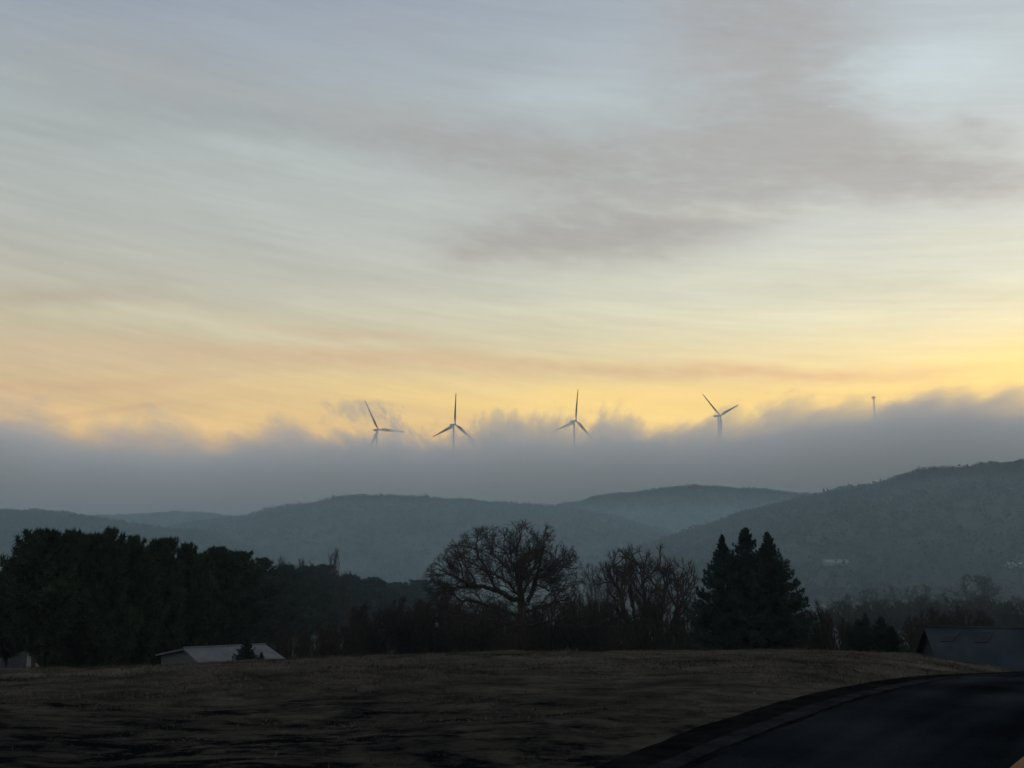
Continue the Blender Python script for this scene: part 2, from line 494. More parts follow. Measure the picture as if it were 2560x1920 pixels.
HILLS = {}
def make_hill(name, pts, Y, front, back, label, base=-28, seed=0, rough=3.0):
    hx, hz = px_profile(pts, Y)
    hz = hz - 3.0                # the crowns stand above the soil
    n, m = 200, 60
    xs = np.linspace(hx[0], hx[-1], n)
    s = np.concatenate([np.linspace(-1, 0, 40), np.linspace(0, 1, 21)[1:]])
    def height(x, sv):
        zr = np.interp(x, hx, hz)
        f = np.where(sv < 0, np.cos(np.clip(-sv, 0, 1) * math.pi / 2) ** 1.35, np.cos(np.clip(sv, 0, 1) * math.pi / 2) ** 1.2)
        yy = Y + np.where(sv < 0, sv * front, sv * back) + 30 * fbm(x / 200, x * 0 + 0.5, seed)
        zz = base + (zr - base) * f
        fall = np.clip(1 - np.abs(sv), 0, 1)
        zz = zz + rough * 2 * fbm(x / 40, yy / 40, seed + 3) * fall * (np.abs(sv) > 0.02)
        # gullies down the front
        zz = zz - (zr - base) * 0.10 * np.abs(fbm(x / 110, yy / 400, seed + 5, 3)) * 2 * np.where(sv < -0.1, 1, 0) * np.sin(np.clip(-sv, 0, 1) * math.pi)
        return yy, zz
    XS, SV = np.meshgrid(xs, s, indexing="ij")
    YY, ZZ = height(XS, SV)
    o = link(bpy.data.objects.new(name, grid_mesh(name, np.stack([XS, YY, ZZ], -1), M_hill)))
    tag(o, label, "hill", kind="structure")
    HILLS[o.name] = (hx, height)
    return o

make_hill("hill", [(-260, 1262), (-100, 1272), (0, 1282), (60, 1284), (110, 1288), (180, 1292), (280, 1305), (330, 1317), (370, 1324), (450, 1334), (560, 1350), (720, 1400), (850, 1440)],
          940, 300, 240, "low wooded hill at the left edge above the pine trees", seed=1)
c_hill = make_hill("hill", [(180, 1420), (330, 1345), (450, 1322), (540, 1307), (640, 1292), (700, 1274), (790, 1262), (850, 1249), (920, 1245), (1000, 1247), (1060, 1248), (1130, 1252),
                   (1200, 1258), (1300, 1263), (1400, 1270), (1500, 1290), (1600, 1320), (1700, 1352), (1850, 1400)],
          1200, 380, 260, "long wooded hill in the centre behind the bare oak", seed=2)
make_hill("hill", [(1450, 1440), (1600, 1375), (1700, 1345), (1780, 1318), (1850, 1290), (1950, 1260), (2020, 1243), (2070, 1235), (2130, 1227), (2180, 1213), (2230, 1202), (2280, 1190),
                   (2340, 1181), (2420, 1177), (2480, 1173), (2560, 1165), (2700, 1152), (2900, 1150), (3100, 1180)],
          860, 400, 300, "tall dark wooded hill rising towards the right edge", seed=3)
make_hill("hill", [(1100, 1330), (1300, 1290), (1400, 1266), (1480, 1247), (1560, 1234), (1640, 1226), (1720, 1221), (1800, 1224), (1880, 1230), (1950, 1232), (2050, 1244), (2200, 1270), (2400, 1300)],
          1520, 300, 220, "faint hazy hill seen between the centre hill and the right hill", seed=4)
make_hill("hill", [(0, 1360), (100, 1335), (200, 1305), (260, 1293), (330, 1290), (450, 1288), (550, 1293), (640, 1300), (750, 1322), (900, 1350)],
          1420, 250, 200, "faintest low hill behind the dip between left and centre hills", seed=5)
# the ridge the turbines stand on, lost in cloud
RIDGE_Y = 1900
T_PX = [(946, 1074, 1960), (1138, 1061, 1960), (1440, 1052, 1900), (1801, 1039, 1900)]
R_TURB = 61.5
HUB_H = 86.0
hubs = [at_y(px, py, Yt) for px, py, Yt in T_PX]
rx = [-1500] + [h[0] for h in hubs] + [at_y(2183, 1000, 1900)[0], 1500]
rz = [hubs[0][2] - HUB_H - 18] + [h[2] - HUB_H for h in hubs] + [190, 205]

def ridge_z(x, y):
    zr = np.interp(x, rx, rz)
    f = np.where(y < 1890, np.cos(np.clip((1890 - y) / 420, 0, 1) * math.pi / 2) ** 1.4,
                 np.where(y > 1980, np.cos(np.clip((y - 1980) / 300, 0, 1) * math.pi / 2), 1.0))
    return -30 + (zr + 30) * f
gx, gy = np.meshgrid(np.linspace(-1490, 1490, 160), np.linspace(1475, 2270, 70), indexing="ij")
o = link(bpy.data.objects.new("ridge", grid_mesh("ridge", np.stack([gx, gy, ridge_z(gx, gy)], -1), M_hill)))
tag(o, "high ridge carrying the wind turbines, wrapped in cloud", "ridge", kind="structure")

# woods on the hills: one uncountable mass, made of small upright crowns
def woods(n_per):
    out = []
    for hx, height in HILLS.values():
        n = n_per
        x = RNG.uniform(hx[0], hx[-1], n)
        sv = np.where(RNG.random(n) < 0.45, RNG.uniform(-0.12, 0.06, n), -np.abs(RNG.random(n)) * 0.98)
        y, z = height(x, sv)
        hgt = RNG.uniform(3.5, 6, n) * (0.7 + 0.9 * vnoise(x / 25, y / 25, 4))
        wid = RNG.uniform(1.8, 3.6, n)
        k = 16
        th = RNG.uniform(0, 2 * math.pi, (n, k)); ph = RNG.random((n, k))
        px_ = x[:, None] + wid[:, None] * np.cos(th) * np.sqrt(1 - (ph - 0.35) ** 2 * 1.6) * RNG.uniform(0.3, 1, (n, k))
        py_ = y[:, None] + wid[:, None] * np.sin(th) * RNG.uniform(0.3, 1, (n, k))
        pz_ = z[:, None] - 0.5 + hgt[:, None] * (0.25 + 0.75 * ph)
        c = np.stack([px_, py_, pz_], -1).reshape(-1, 3)
        sz = np.repeat(wid, k)[:, None, None] * 0.30
        tri = RNG.normal(0, 1, (n * k, 3, 3)) * sz
        out.append(c[:, None, :] + tri)
    return np.concatenate(out)
tag(tri_object("forest", woods(7500), M_wood), "distant woods covering the hazy hillsides", "forest", kind="stuff")

# the pale spot on the centre hill's crest
hx_, hh_ = HILLS[c_hill.name]
cx = at_y(905, 1250, 1200)[0]
xs_, sv_ = np.meshgrid(np.linspace(cx - 9, cx + 9, 13), np.linspace(-0.055, -0.02, 7), indexing="ij")
yy_, zz_ = hh_(xs_, sv_)
zz_ = zz_ + 6.2 + 0.8 * fbm(xs_ / 4, yy_ / 4, 8)
yy_ = yy_ - 7
cl = link(bpy.data.objects.new("clearing", grid_mesh("clearing", np.stack([xs_, yy_, zz_], -1), M_clear)))
tag(cl, "small pale bare patch among the trees on the centre hilltop", "clearing", kind="structure")

# ------------------------------------------------------------------ bare trees by space colonisation
def inside_any(fn, p):
    return fn(p)

def branch_out(pos, par, seeds, rng, inside, centre, step=0.25, levels=3, spawn=(0.42, 0.5, 0.55), lens=(3.2, 1.7, 0.9), wander=0.16, up=0.03, out=0.05, angle=(28, 58), cap=26000):
    """grow side shoots from seeds (node index, direction); each shoot wanders, bends outward and bears shoots of its own"""
    pos, par = [np.array(p, float) for p in pos], list(par)
    queue = [(n, np.array(d, float), lens[0] * rng.uniform(0.7, 1.25), 0) for n, d in seeds]
    qi = 0
    while qi < len(queue) and len(pos) < cap:
        node, d, L_, lv = queue[qi]; qi += 1
        st = step * (1.0, 0.8, 0.62, 0.5)[lv]
        m = max(2, int(L_ / st))
        for k in range(m):
            o = pos[node] - centre
            o = o / (np.linalg.norm(o) + 1e-6)
            d = d + rng.normal(0, wander * (1 + 0.35 * lv), 3) + np.array([0, 0, up]) + o * out
            d = d / np.linalg.norm(d)
            q = pos[node] + d * st
            if not inside(q): break
            pos.append(q); par.append(node); node = len(pos) - 1
            if lv + 1 < levels and rng.random() < spawn[lv]:
                ax = rng.normal(0, 1, 3); ax -= ax.dot(d) * d; ax /= np.linalg.norm(ax) + 1e-9
                th = R(rng.uniform(*angle))
                queue.append((node, d * math.cos(th) + ax * math.sin(th), lens[lv + 1] * rng.uniform(0.5, 1.2) * (1 - 0.35 * k / m), lv + 1))
    return np.array(pos), np.array(par)

def limb_seeds(pos, par, rng, frac_min_z, dens, tips_len=2):
    """shoots all along the limbs above a height, and one at each limb's end"""
    kids = np.zeros(len(pos), int)
    for p in par:
        if p >= 0: kids[p] += 1
    seeds = []
    for i in range(1, len(pos)):
        d = pos[i] - pos[par[i]]; d = d / (np.linalg.norm(d) + 1e-9)
        if kids[i] == 0:
            for _ in range(tips_len):
                e = d + rng.normal(0, 0.3, 3); seeds.append((i, e / np.linalg.norm(e)))
        elif pos[i][2] > frac_min_z and rng.random() < dens:
            ax = rng.normal(0, 1, 3); ax -= ax.dot(d) * d; ax /= np.linalg.norm(ax) + 1e-9
            th = R(rng.uniform(32, 65)); seeds.append((i, d * math.cos(th) + ax * math.sin(th)))
    return seeds

def frustums(p0, p1, r0, r1, n):
    t = p1 - p0
    t = t / (np.linalg.norm(t, axis=1)[:, None] + 1e-9)
    ref = np.where(np.abs(t[:, 2:3]) < 0.9, np.array([[0, 0, 1.0]]), np.array([[1.0, 0, 0]]))
    a = np.cross(t, ref); a /= np.linalg.norm(a, axis=1)[:, None] + 1e-9
    b = np.cross(t, a)
    ang = np.arange(n) * 2 * math.pi / n
    ring = np.cos(ang)[None, :, None] * a[:, None] + np.sin(ang)[None, :, None] * b[:, None]
    A0 = p0[:, None] + ring * r0[:, None, None]
    A1 = p1[:, None] + ring * r1[:, None, None]
    B0, B1 = np.roll(A0, -1, 1), np.roll(A1, -1, 1)
    return np.concatenate([np.stack([A0, B0, B1], 2).reshape(-1, 3, 3), np.stack([A0, B1, A1], 2).reshape(-1, 3, 3)])

def skeleton_tris(pos, par, tip_r, expo, rng, spray=3, spray_len=0.55, thick=0.09, rmax=None):
    n = len(pos)
    area = np.zeros(n); kids = np.zeros(n, int)
    for i in range(n - 1, 0, -1):
        if kids[i] == 0: area[i] = tip_r ** expo
        if par[i] >= 0:
            area[par[i]] += area[i]; kids[par[i]] += 1
    rad = np.maximum(area, tip_r ** expo) ** (1 / expo)
    if rmax: rad = np.minimum(rad, rmax)
    i = np.arange(1, n); i = i[par[i] >= 0]
    p0, p1 = pos[par[i]], pos[i]
    r0, r1 = np.minimum(rad[par[i]], rad[i] * 1.5), rad[i]
    big = r1 > thick
    trunk = frustums(p0[big], p1[big], r0[big], r1[big], 8)
    # close each thick joint with a slightly longer piece
    twigs = frustums(p0[~big], p1[~big], r0[~big], r1[~big], 4)
    tips = np.where(kids == 0)[0]
    tips = np.concatenate([tips, np.where((kids == 1) & (rad < tip_r * 2.2))[0]])
    tips = tips[par[tips] >= 0]
    k = spray
    b = np.repeat(pos[tips], k, 0)
    d0 = pos[tips] - pos[par[tips]]
    d0 = np.repeat(d0 / (np.linalg.norm(d0, axis=1)[:, None] + 1e-9), k, 0)
    dd = d0 + rng.normal(0, 0.55, d0.shape) + np.array([0, 0, 0.15])
    dd /= np.linalg.norm(dd, axis=1)[:, None]
    L_ = rng.uniform(0.4, 1.1, len(b))[:, None] * spray_len
    sd = np.cross(dd, rng.normal(0, 1, dd.shape)); sd /= np.linalg.norm(sd, axis=1)[:, None] + 1e-9
    w = tip_r * 0.8
    sp = np.stack([b - sd * w, b + sd * w, b + dd * L_], 1)
    return trunk, np.concatenate([twigs, sp])

def polyline_nodes(lines, step):
    """lines: list of (parent_line, parent_t, [points]) joined into one node tree"""
    pos, par, ranges = [], [], []
    for pl, pts in lines:
        pts = [np.array(p, float) for p in pts]
        last = -1
        if pl is not None:
            # nearest node of the parent line
            c = range(*ranges[pl])
            last = min(c, key=lambda q: np.linalg.norm(pos[q] - pts[0]))
            pts = [pos[last]] + pts
        st = len(pos)
        if last == -1:
            pos.append(pts[0]); par.append(-1); last = len(pos) - 1
        for a, b in zip(pts[:-1], pts[1:]):
            m = max(1, int(round(np.linalg.norm(b - a) / step)))
            for q in range(1, m + 1):
                pos.append(a + (b - a) * q / m); par.append(last); last = len(pos) - 1
        ranges.append((st, len(pos)))
    return pos, par

def tree_object(name, trunk, crown, mat_t, mat_c, loc, label, cat="tree", group=None, crown_name="crown"):
    root = empty(name, loc)
    tag(root, label, cat, group)
    tri_object("trunk", trunk, mat_t, root)
    tri_object(crown_name, crown, mat_c, root)
    return root

# --- the big bare oak: limbs follow the photograph in the plane across the view, spread in depth
OAK_D = 110.0
base_px = (1300, 1629)
oak_y = OAK_D
oak_x = at_y(1302, 1629, OAK_D)[0]
oak_g = float(ground_z(oak_x, oak_y))
rng = np.random.default_rng(11)
def ok(X, Y_, depth=0.0):        # detail view pixel (1050 + .2411 X, 1240 + .2411 Y) -> local metres
    p = at_y(1050 + X * 0.2411, 1240 + Y_ * 0.2411, OAK_D)
    return (p[0] - oak_x, depth, p[2] - oak_g)
lines = [
    (None, [(0, 0, -0.3), (0, 0, 2.5), ok(1045, 1640), ok(1050, 1400), ok(1055, 1180), ok(1045, 1040)]),
    (0, [ok(1035, 940), ok(1010, 820, .3), ok(1000, 640, .6), ok(1010, 430, .8), ok(985, 315, 1)]),
    (0, [ok(1100, 1120), ok(1160, 1000, -.5), ok(1215, 820, -1), ok(1240, 660, -1.4), ok(1285, 520, -1.6), ok(1300, 345, -1.8)]),
    (2, [ok(1330, 970, -1.0), ok(1500, 905, -1.2), ok(1720, 870, -1.0)]),
    (0, [ok(1130, 1340, -.8), ok(1260, 1300, -1.6), ok(1400, 1270, -2), ok(1600, 1300, -2.3)]),
    (0, [ok(960, 1080, .4), ok(830, 990, .8), ok(640, 940, 1.4), ok(430, 945, 1.5), ok(260, 960, 1.5)]),
    (5, [ok(760, 900, 0), ok(700, 760, -.8), ok(610, 640, -1), ok(590, 500, -1.2), ok(610, 420, -1.2)]),
    (5, [ok(560, 870, 2.2), ok(440, 720, 2.8), ok(380, 560, 3)]),
    (5, [ok(480, 900, 0), ok(300, 800, -.5), ok(150, 740, -.8)]),
    (1, [ok(1080, 800, 1.8), ok(1150, 690, 2.6), ok(1220, 520, 3.2), ok(1230, 400, 3.4)]),
    (2, [ok(1300, 790, -2.4), ok(1420, 700, -3.0), ok(1540, 560, -3.2)]),
    (2, [ok(1330, 830, 1.2), ok(1460, 770, 2.0), ok(1600, 700, 2.4)]),
    (1, [ok(960, 720, 2), ok(880, 560, 3.2), ok(870, 400, 3.6)]),
    (1, [ok(940, 760, -2), ok(840, 690, -3.2), ok(740, 560, -4), ok(700, 450, -4.2)]),
    (0, [ok(1000, 1000, -1), ok(920, 900, -2.6), ok(820, 820, -4), ok(700, 760, -5)]),
    (0, [ok(1020, 1260, 1), ok(860, 1190, 1.6), ok(620, 1120, 2.4), ok(360, 1075, 2.6)]),
    (0, [ok(1080, 1210, 1), ok(1290, 1150, 2.0), ok(1500, 1090, 2.6), ok(1660, 1030, 2.8)]),
    (0, [ok(1010, 1330, -1), ok(840, 1290, -2), ok(640, 1260, -2.8)]),
    (0, [ok(1080, 1000, 1.2), ok(1120, 900, 3.4), ok(1180, 760, 5)]),
]
pos, par = polyline_nodes(lines, 0.3)
for i in range(len(pos)):
    if i > 20: pos[i] = pos[i] + rng.normal(0, 0.06, 3)
# crown volume
TOPX = [60, 100, 200, 350, 550, 800, 1050, 1300, 1450, 1580, 1660]
TOPY = [880, 800, 680, 500, 400, 335, 305, 335, 430, 570, 760]
PXM = 0.2411 * OAK_D / F         # metres per detail pixel
o0 = np.array(ok(860, 1629))
def oak_inside(p):
    X_ = p[0] / PXM + (1302 - 1050) / 0.2411
    Y_ = (1629 - 1240) / 0.2411 - (p[2] - (at_y(1302, 1629, OAK_D)[2] - oak_g)) / PXM
    if X_ < 50 or X_ > 1720: return False
    q = (X_ - 870) / 850
    w = 1 - q * q
    if w <= 0 or abs(p[1]) > 7.5 * math.sqrt(w): return False
    dep = 1 - 0.55 * (p[1] / 7.5) ** 2
    top = 990 - (990 - np.interp(X_, TOPX, TOPY)) * dep
    return top - 12 < Y_ < 1430
seeds = limb_seeds(pos, par, rng, ok(0, 1290)[2], 0.50, tips_len=4)
pos, par = branch_out(pos, par, seeds, rng, oak_inside, np.array(ok(900, 1120)), step=0.26, levels=4, spawn=(0.5, 0.5, 0.4), lens=(3.0, 1.5, 0.9, 0.6), wander=0.13, up=0.03, out=0.06, cap=70000)
tr, cr = skeleton_tris(pos, par, 0.012, 2.3, rng, spray=3, spray_len=0.5, thick=0.10, rmax=0.75)
tree_object("oak_tree", tr, cr, M_bark, M_bark, (oak_x, oak_y, oak_g), "largest bare oak with a broad domed crown, in the middle of the tree belt")

# --- generic bare trees, local base at the origin, unit height 10 m, crown width 8 m
def bare_variant(seed, stems=1, n_att=1300, low=0.28, tip=0.016, wide=4.0, fan=0.35, spray=2, expo=2.2, step=0.26, dens=0.8, lobes=True, lens=(2.6, 1.3, 0.8, 0.5)):
    rng = np.random.default_rng(seed)
    lines = []
    if stems == 1:
        lines.append((None, [(0, 0, -0.4), (rng.normal(0, .1), rng.normal(0, .1), 1.8), (rng.normal(0, .25), rng.normal(0, .25), 4), (rng.normal(0, .4), rng.normal(0, .4), 7)]))
    else:
        lines.append((None, [(0, 0, -0.4), (0, 0, 0.5)]))
        for s_ in range(stems):
            a = s_ * 2 * math.pi / stems + rng.uniform(-.4, .4); f = rng.uniform(0.5, 1.1) * fan
            ca, sa = math.cos(a) * f, math.sin(a) * f
            lines.append((0, [(ca * 1.2, sa * 1.2, 1.5), (ca * 3, sa * 3, 4), (ca * 5, sa * 5, rng.uniform(6.5, 8.2))]))
    pos, par = polyline_nodes(lines, step)
    pos = [p + (rng.normal(0, 0.05, 3) if i > 4 else 0) for i, p in enumerate(pos)]
    lob = [(rng.uniform(-.7, .7) * wide, rng.uniform(-.7, .7) * wide, rng.uniform(low + .1, .86) * 10, rng.uniform(.4, .7) * wide) for _ in range(16)]
    def inside(p):
        rr_ = math.hypot(p[0], p[1]) / wide
        zz = (p[2] / 10 - low) / (1 - low)
        if zz > 1 or p[2] < 0.3: return False
        lim = (0.35 + 0.65 * math.sin(math.pi * min(1, 0.25 + 0.62 * max(zz, 0)))) * (1.0 if zz < .75 else math.sqrt(max(0, 1 - ((zz - .75) / .26) ** 2)))
        if rr_ > lim: return False
        return rr_ < 0.3 or not lobes or min(math.dist(p, l[:3]) - l[3] for l in lob) < 0.5
    seeds = limb_seeds(pos, par, rng, low * 10, dens)
    pos, par = branch_out(pos, par, seeds, rng, inside, np.array([0, 0, low * 10 - 1.0]), step=step, levels=4, spawn=(0.5, 0.5, 0.35), lens=lens, wander=0.12, up=0.07, out=0.04, angle=(22, 50), cap=n_att)
    return skeleton_tris(pos, par, tip, expo, rng, spray=spray, spray_len=0.6, thick=0.10, rmax=0.32)

PROTO = {}
def place_proto(key, build, name, px, top_px, width_px, d, H0, W0, label, cat, group, gz=None, rz=0.0, sink=0.0):
    x = at_y(px, 1600, d)[0]
    g = float(ground_z(x, d)) if gz is None else gz
    top = at_y(px, top_px, d)[2]
    h = top - g
    w = width_px / F * d
    if key not in PROTO:
        PROTO[key] = build(name)
        r = PROTO[key]
    else:
        r = copy_tree(PROTO[key])
    r.location = (x, d, g - sink)
    r.rotation_euler = (0, 0, rz)
    r.scale = (w / W0, w / W0, h / H0)
    tag(r, label, cat, group)
    return r

def bare_builder(mat, **kw):
    def f(name):
        t, c = bare_variant(**kw)
        r = empty(name)
        tri_object("trunk", t, mat, r); tri_object("crown", c, mat, r)
        return r
    return f
B_MULTI = bare_builder(M_bark_br, seed=21, stems=8, n_att=52000, low=0.18, fan=0.78, dens=0.6, lobes=False, spray=3)
B_A = bare_builder(M_bark_br, seed=31, stems=1, n_att=20000, low=0.25, lens=(3.4, 1.6, 0.9, 0.5))
B_B = bare_builder(M_bark_br, seed=32, stems=3, n_att=20000, low=0.2, fan=0.4)
B_C = bare_builder(M_bark, seed=33, stems=1, n_att=20000, low=0.22, lens=(3.4, 1.6, 0.9, 0.5))

place_proto("multi", B_MULTI, "bare_tree", 1618, 1346, 290, 122, 10, 8, "bare many-stemmed tree between the big oak and the three spruces", "tree", None)
place_proto("C", B_C, "bare_tree", 1968, 1378, 200, 113, 10, 8, "bare tree half hidden behind the right side of the three spruces", "tree", None, rz=0.6)
gB = "bare trees rising behind the pine belt"
place_proto("A", B_A, "bare_tree", 825, 1368, 80, 210, 10, 8, "tallest bare treetop poking out above the right part of the pine belt", "tree", gB)
place_proto("B", B_B, "bare_tree", 755, 1394, 80, 215, 10, 8, "bare treetop above the pine belt, just left of the tallest bare one", "tree", gB)
place_proto("A", B_A, "bare_tree", 695, 1390, 90, 220, 10, 8, "leftmost bare treetop above the pine belt", "tree", gB, rz=2)
place_proto("B", B_B, "bare_tree", 862, 1425, 70, 200, 10, 8, "low bare treetop in the pine belt right of the tallest bare one", "tree", gB, rz=2.6)
gH = "hazy bare trees at the right beyond the barn"
for i, (px, tp, w, d, rz_, lab) in enumerate([
        (2110, 1482, 110, 190, 0.3, "low hazy bare tree just left of the hazy row, behind the small spruces"),
        (2190, 1470, 110, 205, 1.3, "hazy bare tree standing behind the left of the two small spruces"),
        (2245, 1462, 100, 215, 2.2, "hazy bare tree behind the gap right of the small spruces"),
        (2305, 1460, 110, 210, 3.1, "tall slim hazy bare tree in the middle of the right hand row"),
        (2372, 1480, 110, 200, 4.0, "lower hazy bare tree directly left of the broad hazy one"),
        (2452, 1434, 170, 190, 5.1, "broadest and tallest hazy bare tree, above the dark barn roof"),
        (2535, 1488, 130, 165, 0.9, "darker rounded bare tree at the right edge above the barn"),
        (2610, 1478, 140, 170, 1.9, "bare tree cut by the right edge of the view")]):
    place_proto("AB"[i % 2], (B_A, B_B)[i % 2], "bare_tree", px, tp, w, d * 1.5, 10, 8, lab, "tree", gH, rz=rz_)
place_proto("B", B_B, "bare_tree", 1500, 1402, 120, 235, 10, 8, "faint hazy tree seen between the oak and the many-stemmed tree", "tree", None, rz=4.4)

# shrubs: many thin stems
def shrub_builder(seed):
    def f(name):
        t, c = bare_variant(seed=seed, stems=11, n_att=11000, low=0.04, tip=0.022, wide=5.0, fan=0.75, spray=3, expo=2.5, step=0.3, dens=0.8)
        r = empty(name)
        tri_object("stems", t, M_shrub, r); tri_object("twigs", c, M_shrub, r)
        return r
    return f
S_A, S_B = shrub_builder(41), shrub_builder(42)
gS = "bare brown shrubs along the foot of the trees"
SHR = [
    (1100, 1478, 170, 135, "bare shrub under the oak's left limb tips"),
    (1185, 1490, 170, 128, "dense brown shrub left of the oak's trunk"),
    (1255, 1500, 150, 132, "shrub tight against the left side of the oak's trunk"),
    (1375, 1492, 150, 126, "brown shrub just right of the oak's trunk"),
    (1285, 1548, 130, 103, "low shrub in front of the oak's trunk"),
    (1328, 1520, 110, 118, "low shrub hiding the right foot of the oak's trunk"),
    (1450, 1478, 130, 138, "rounded tall shrub right of the oak below its low limb"),
    (1505, 1488, 110, 142, "shrub between the rounded tall shrub and the many-stemmed tree"),
    (1570, 1540, 120, 112, "low shrub at the left foot of the many-stemmed tree"),
    (1665, 1545, 120, 112, "low shrub at the right foot of the many-stemmed tree"),
    (1725, 1520, 110, 118, "shrub filling the gap left of the three spruces"),
    (2030, 1500, 130, 108, "bare shrub at the right foot of the three spruces"),
    (2085, 1530, 120, 98, "low dark shrub between the spruces and the small spruces"),
    (720, 1560, 120, 92, "brown shrub just right of the pale shed"),
    (790, 1548, 130, 100, "second brown shrub to the right of the pale shed"),
    (860, 1545, 130, 112, "brown shrub midway between the pale shed and the oak"),
    (1020, 1490, 160, 140, "dark shrub at the right end of the pine belt"),
    (930, 1500, 160, 135, "shrub in front of the low right part of the pine belt"),
    (2266, 1572, 80, 76, "small brown shrub between the small spruces and the barn"),
    (1548, 1556, 90, 106, "small shrub in the gap left of the many-stemmed tree's stems"),
    (2120, 1500, 130, 210, "hazy scrub behind the left of the small spruces"),
    (2215, 1495, 150, 225, "hazy scrub behind the gap between the small spruces"),
    (2300, 1490, 150, 230, "hazy scrub right of the small spruces, under the slim hazy tree"),
    (2385, 1492, 150, 225, "hazy scrub above the left end of the barn roof"),
    (2475, 1488, 150, 215, "hazy scrub at the foot of the broad hazy tree"),
    (2560, 1498, 140, 200, "hazy scrub cut by the right edge of the view"),
    (2330, 1520, 150, 130, "dark bush left of the barn, behind the small spruces"),
    (2420, 1515, 150, 140, "dark bush behind the barn's roof ridge"),
]
for i, (px, tp, w, d, lab) in enumerate(SHR):
    place_proto("SA" if i % 2 else "SB", S_A if i % 2 else S_B, "bare_shrub", px, tp, w, d, 10, 10, lab, "shrub", gS, rz=i * 1.7)

# ------------------------------------------------------------------ conifers
def conifer(seed, kind, low=None):
    rng = np.random.default_rng(seed)
    Hh = 10.0
    tris = []
    if kind == "pine":
        nb, z0 = 190, 0.10
        prof = lambda t: 2.6 * np.clip((1 - t) ** 0.46 * (0.7 + 0.3 * np.minimum(1, t / 0.35)), 0, 1) * (0.62 + 0.6 * vnoise(t * 11, t * 0 + seed, seed))
        tl, tw, per = 0.40, 0.045, 9
    else:
        nb, z0 = 300, 0.02
        prof = lambda t: 2.1 * np.where(t > 0.68, np.clip((1 - t) / 0.36, 0, 1) ** (1.25 - 0.3 * (seed % 2)) * 0.92, 0.92 + 0.08 * (0.68 - t) / 0.68) * (0.85 + 0.3 * vnoise(t * 18, t * 0 + seed, seed)) + 0.03
        tl, tw, per = 0.20, 0.035, 8
    if low is not None: z0 = low
    t = z0 + (0.985 - z0) * RNG_sorted(rng, nb)
    az = np.arange(nb) * 2.39996 + rng.normal(0, 0.4, nb)
    Lb = prof((t - z0) / (1 - z0)) * rng.uniform(0.55, 1.18, nb)
    wood_p0, wood_p1, wood_r = [], [], []
    for i in range(nb):
        out = np.array([math.cos(az[i]), math.sin(az[i]), 0])
        L_ = Lb[i]
        m = max(4, int(L_ / 0.14))
        s = np.linspace(0.0, 1, m)
        if kind == "pine":
            rise = 0.10 * s + (0.38 + 0.3 * t[i]) * s ** 2
        else:
            rise = -0.30 * s + 0.34 * s ** 2.4 + (0.55 * (t[i] - 0.55) * s if t[i] > 0.55 else 0)
        pts = np.outer(s * L_, out) + np.array([0, 0, t[i] * Hh]) + np.outer(rise * L_, [0, 0, 1])
        pts[:, 2] = np.minimum(pts[:, 2], Hh)
        wood_p0.append(pts[:-1]); wood_p1.append(pts[1:]); wood_r.append(np.linspace(0.03, 0.008, m - 1))
        side = np.array([-out[1], out[0], 0])
        st = s > 0.12
        c = np.repeat(pts[st], 4, 0)
        ss = np.repeat(s[st], 4)
        spread = (0.30 if kind == "pine" else 0.26) * L_ * np.sin(np.clip(ss, 0, 1) * math.pi * 0.85 + 0.15)
        off = rng.uniform(-1, 1, len(c)) * spread
        c = c + off[:, None] * side + np.outer(np.abs(off) * 0.45, out) + np.outer(rng.normal(0, 0.07, len(c)), [0, 0, 1]) + np.outer(np.abs(off) * (0.15 if kind == "pine" else -0.12), [0, 0, 1])
        k = per
        cc = np.repeat(c, k, 0)
        dd = rng.normal(0, 0.62, cc.shape) + out * 0.55 + np.array([0, 0, 0.5 if kind == "pine" else 0.1])
        dd /= np.linalg.norm(dd, axis=1)[:, None]
        tp_ = (0.45 + 0.55 * min(1, (1 - t[i]) / 0.22)) if kind != "pine" else (0.7 + 0.3 * min(1, (1 - t[i]) / 0.2))
        ln = tl * tp_ * rng.uniform(0.6, 1.25, len(cc))[:, None]
        sd = np.cross(dd, rng.normal(0, 1, dd.shape)); sd /= np.linalg.norm(sd, axis=1)[:, None] + 1e-9
        tris.append(np.stack([cc - sd * tw, cc + sd * tw, cc + dd * ln], 1))
    # leader
    k = 26
    zz = rng.uniform(0.94, 0.995, k) * Hh
    cc = np.repeat(np.stack([rng.normal(0, .05, k), rng.normal(0, .05, k), zz], -1), 6, 0)
    dd = rng.normal(0, .6, cc.shape) + np.array([0, 0, .6]); dd /= np.linalg.norm(dd, axis=1)[:, None]
    sd = np.cross(dd, rng.normal(0, 1, dd.shape)); sd /= np.linalg.norm(sd, axis=1)[:, None]
    tris.append(np.stack([cc - sd * tw, cc + sd * tw, cc + dd * tl * (.8 if kind == "pine" else .42)], 1))
    p0, p1, r = np.concatenate(wood_p0), np.concatenate(wood_p1), np.concatenate(wood_r)
    zt = np.linspace(-0.4, 9.7, 12)
    tp = np.stack([rng.normal(0, .02, 12), rng.normal(0, .02, 12), zt], -1)
    tr_ = np.interp(zt, [-0.4, 9.7], [0.19, 0.03])
    trunk = np.concatenate([frustums(tp[:-1], tp[1:], tr_[:-1], tr_[1:], 8), frustums(p0, p1, r, r * 0.8, 3)])
    return trunk, np.concatenate(tris)

def RNG_sorted(rng, n):
    return np.sort(rng.random(n) ** 0.9)

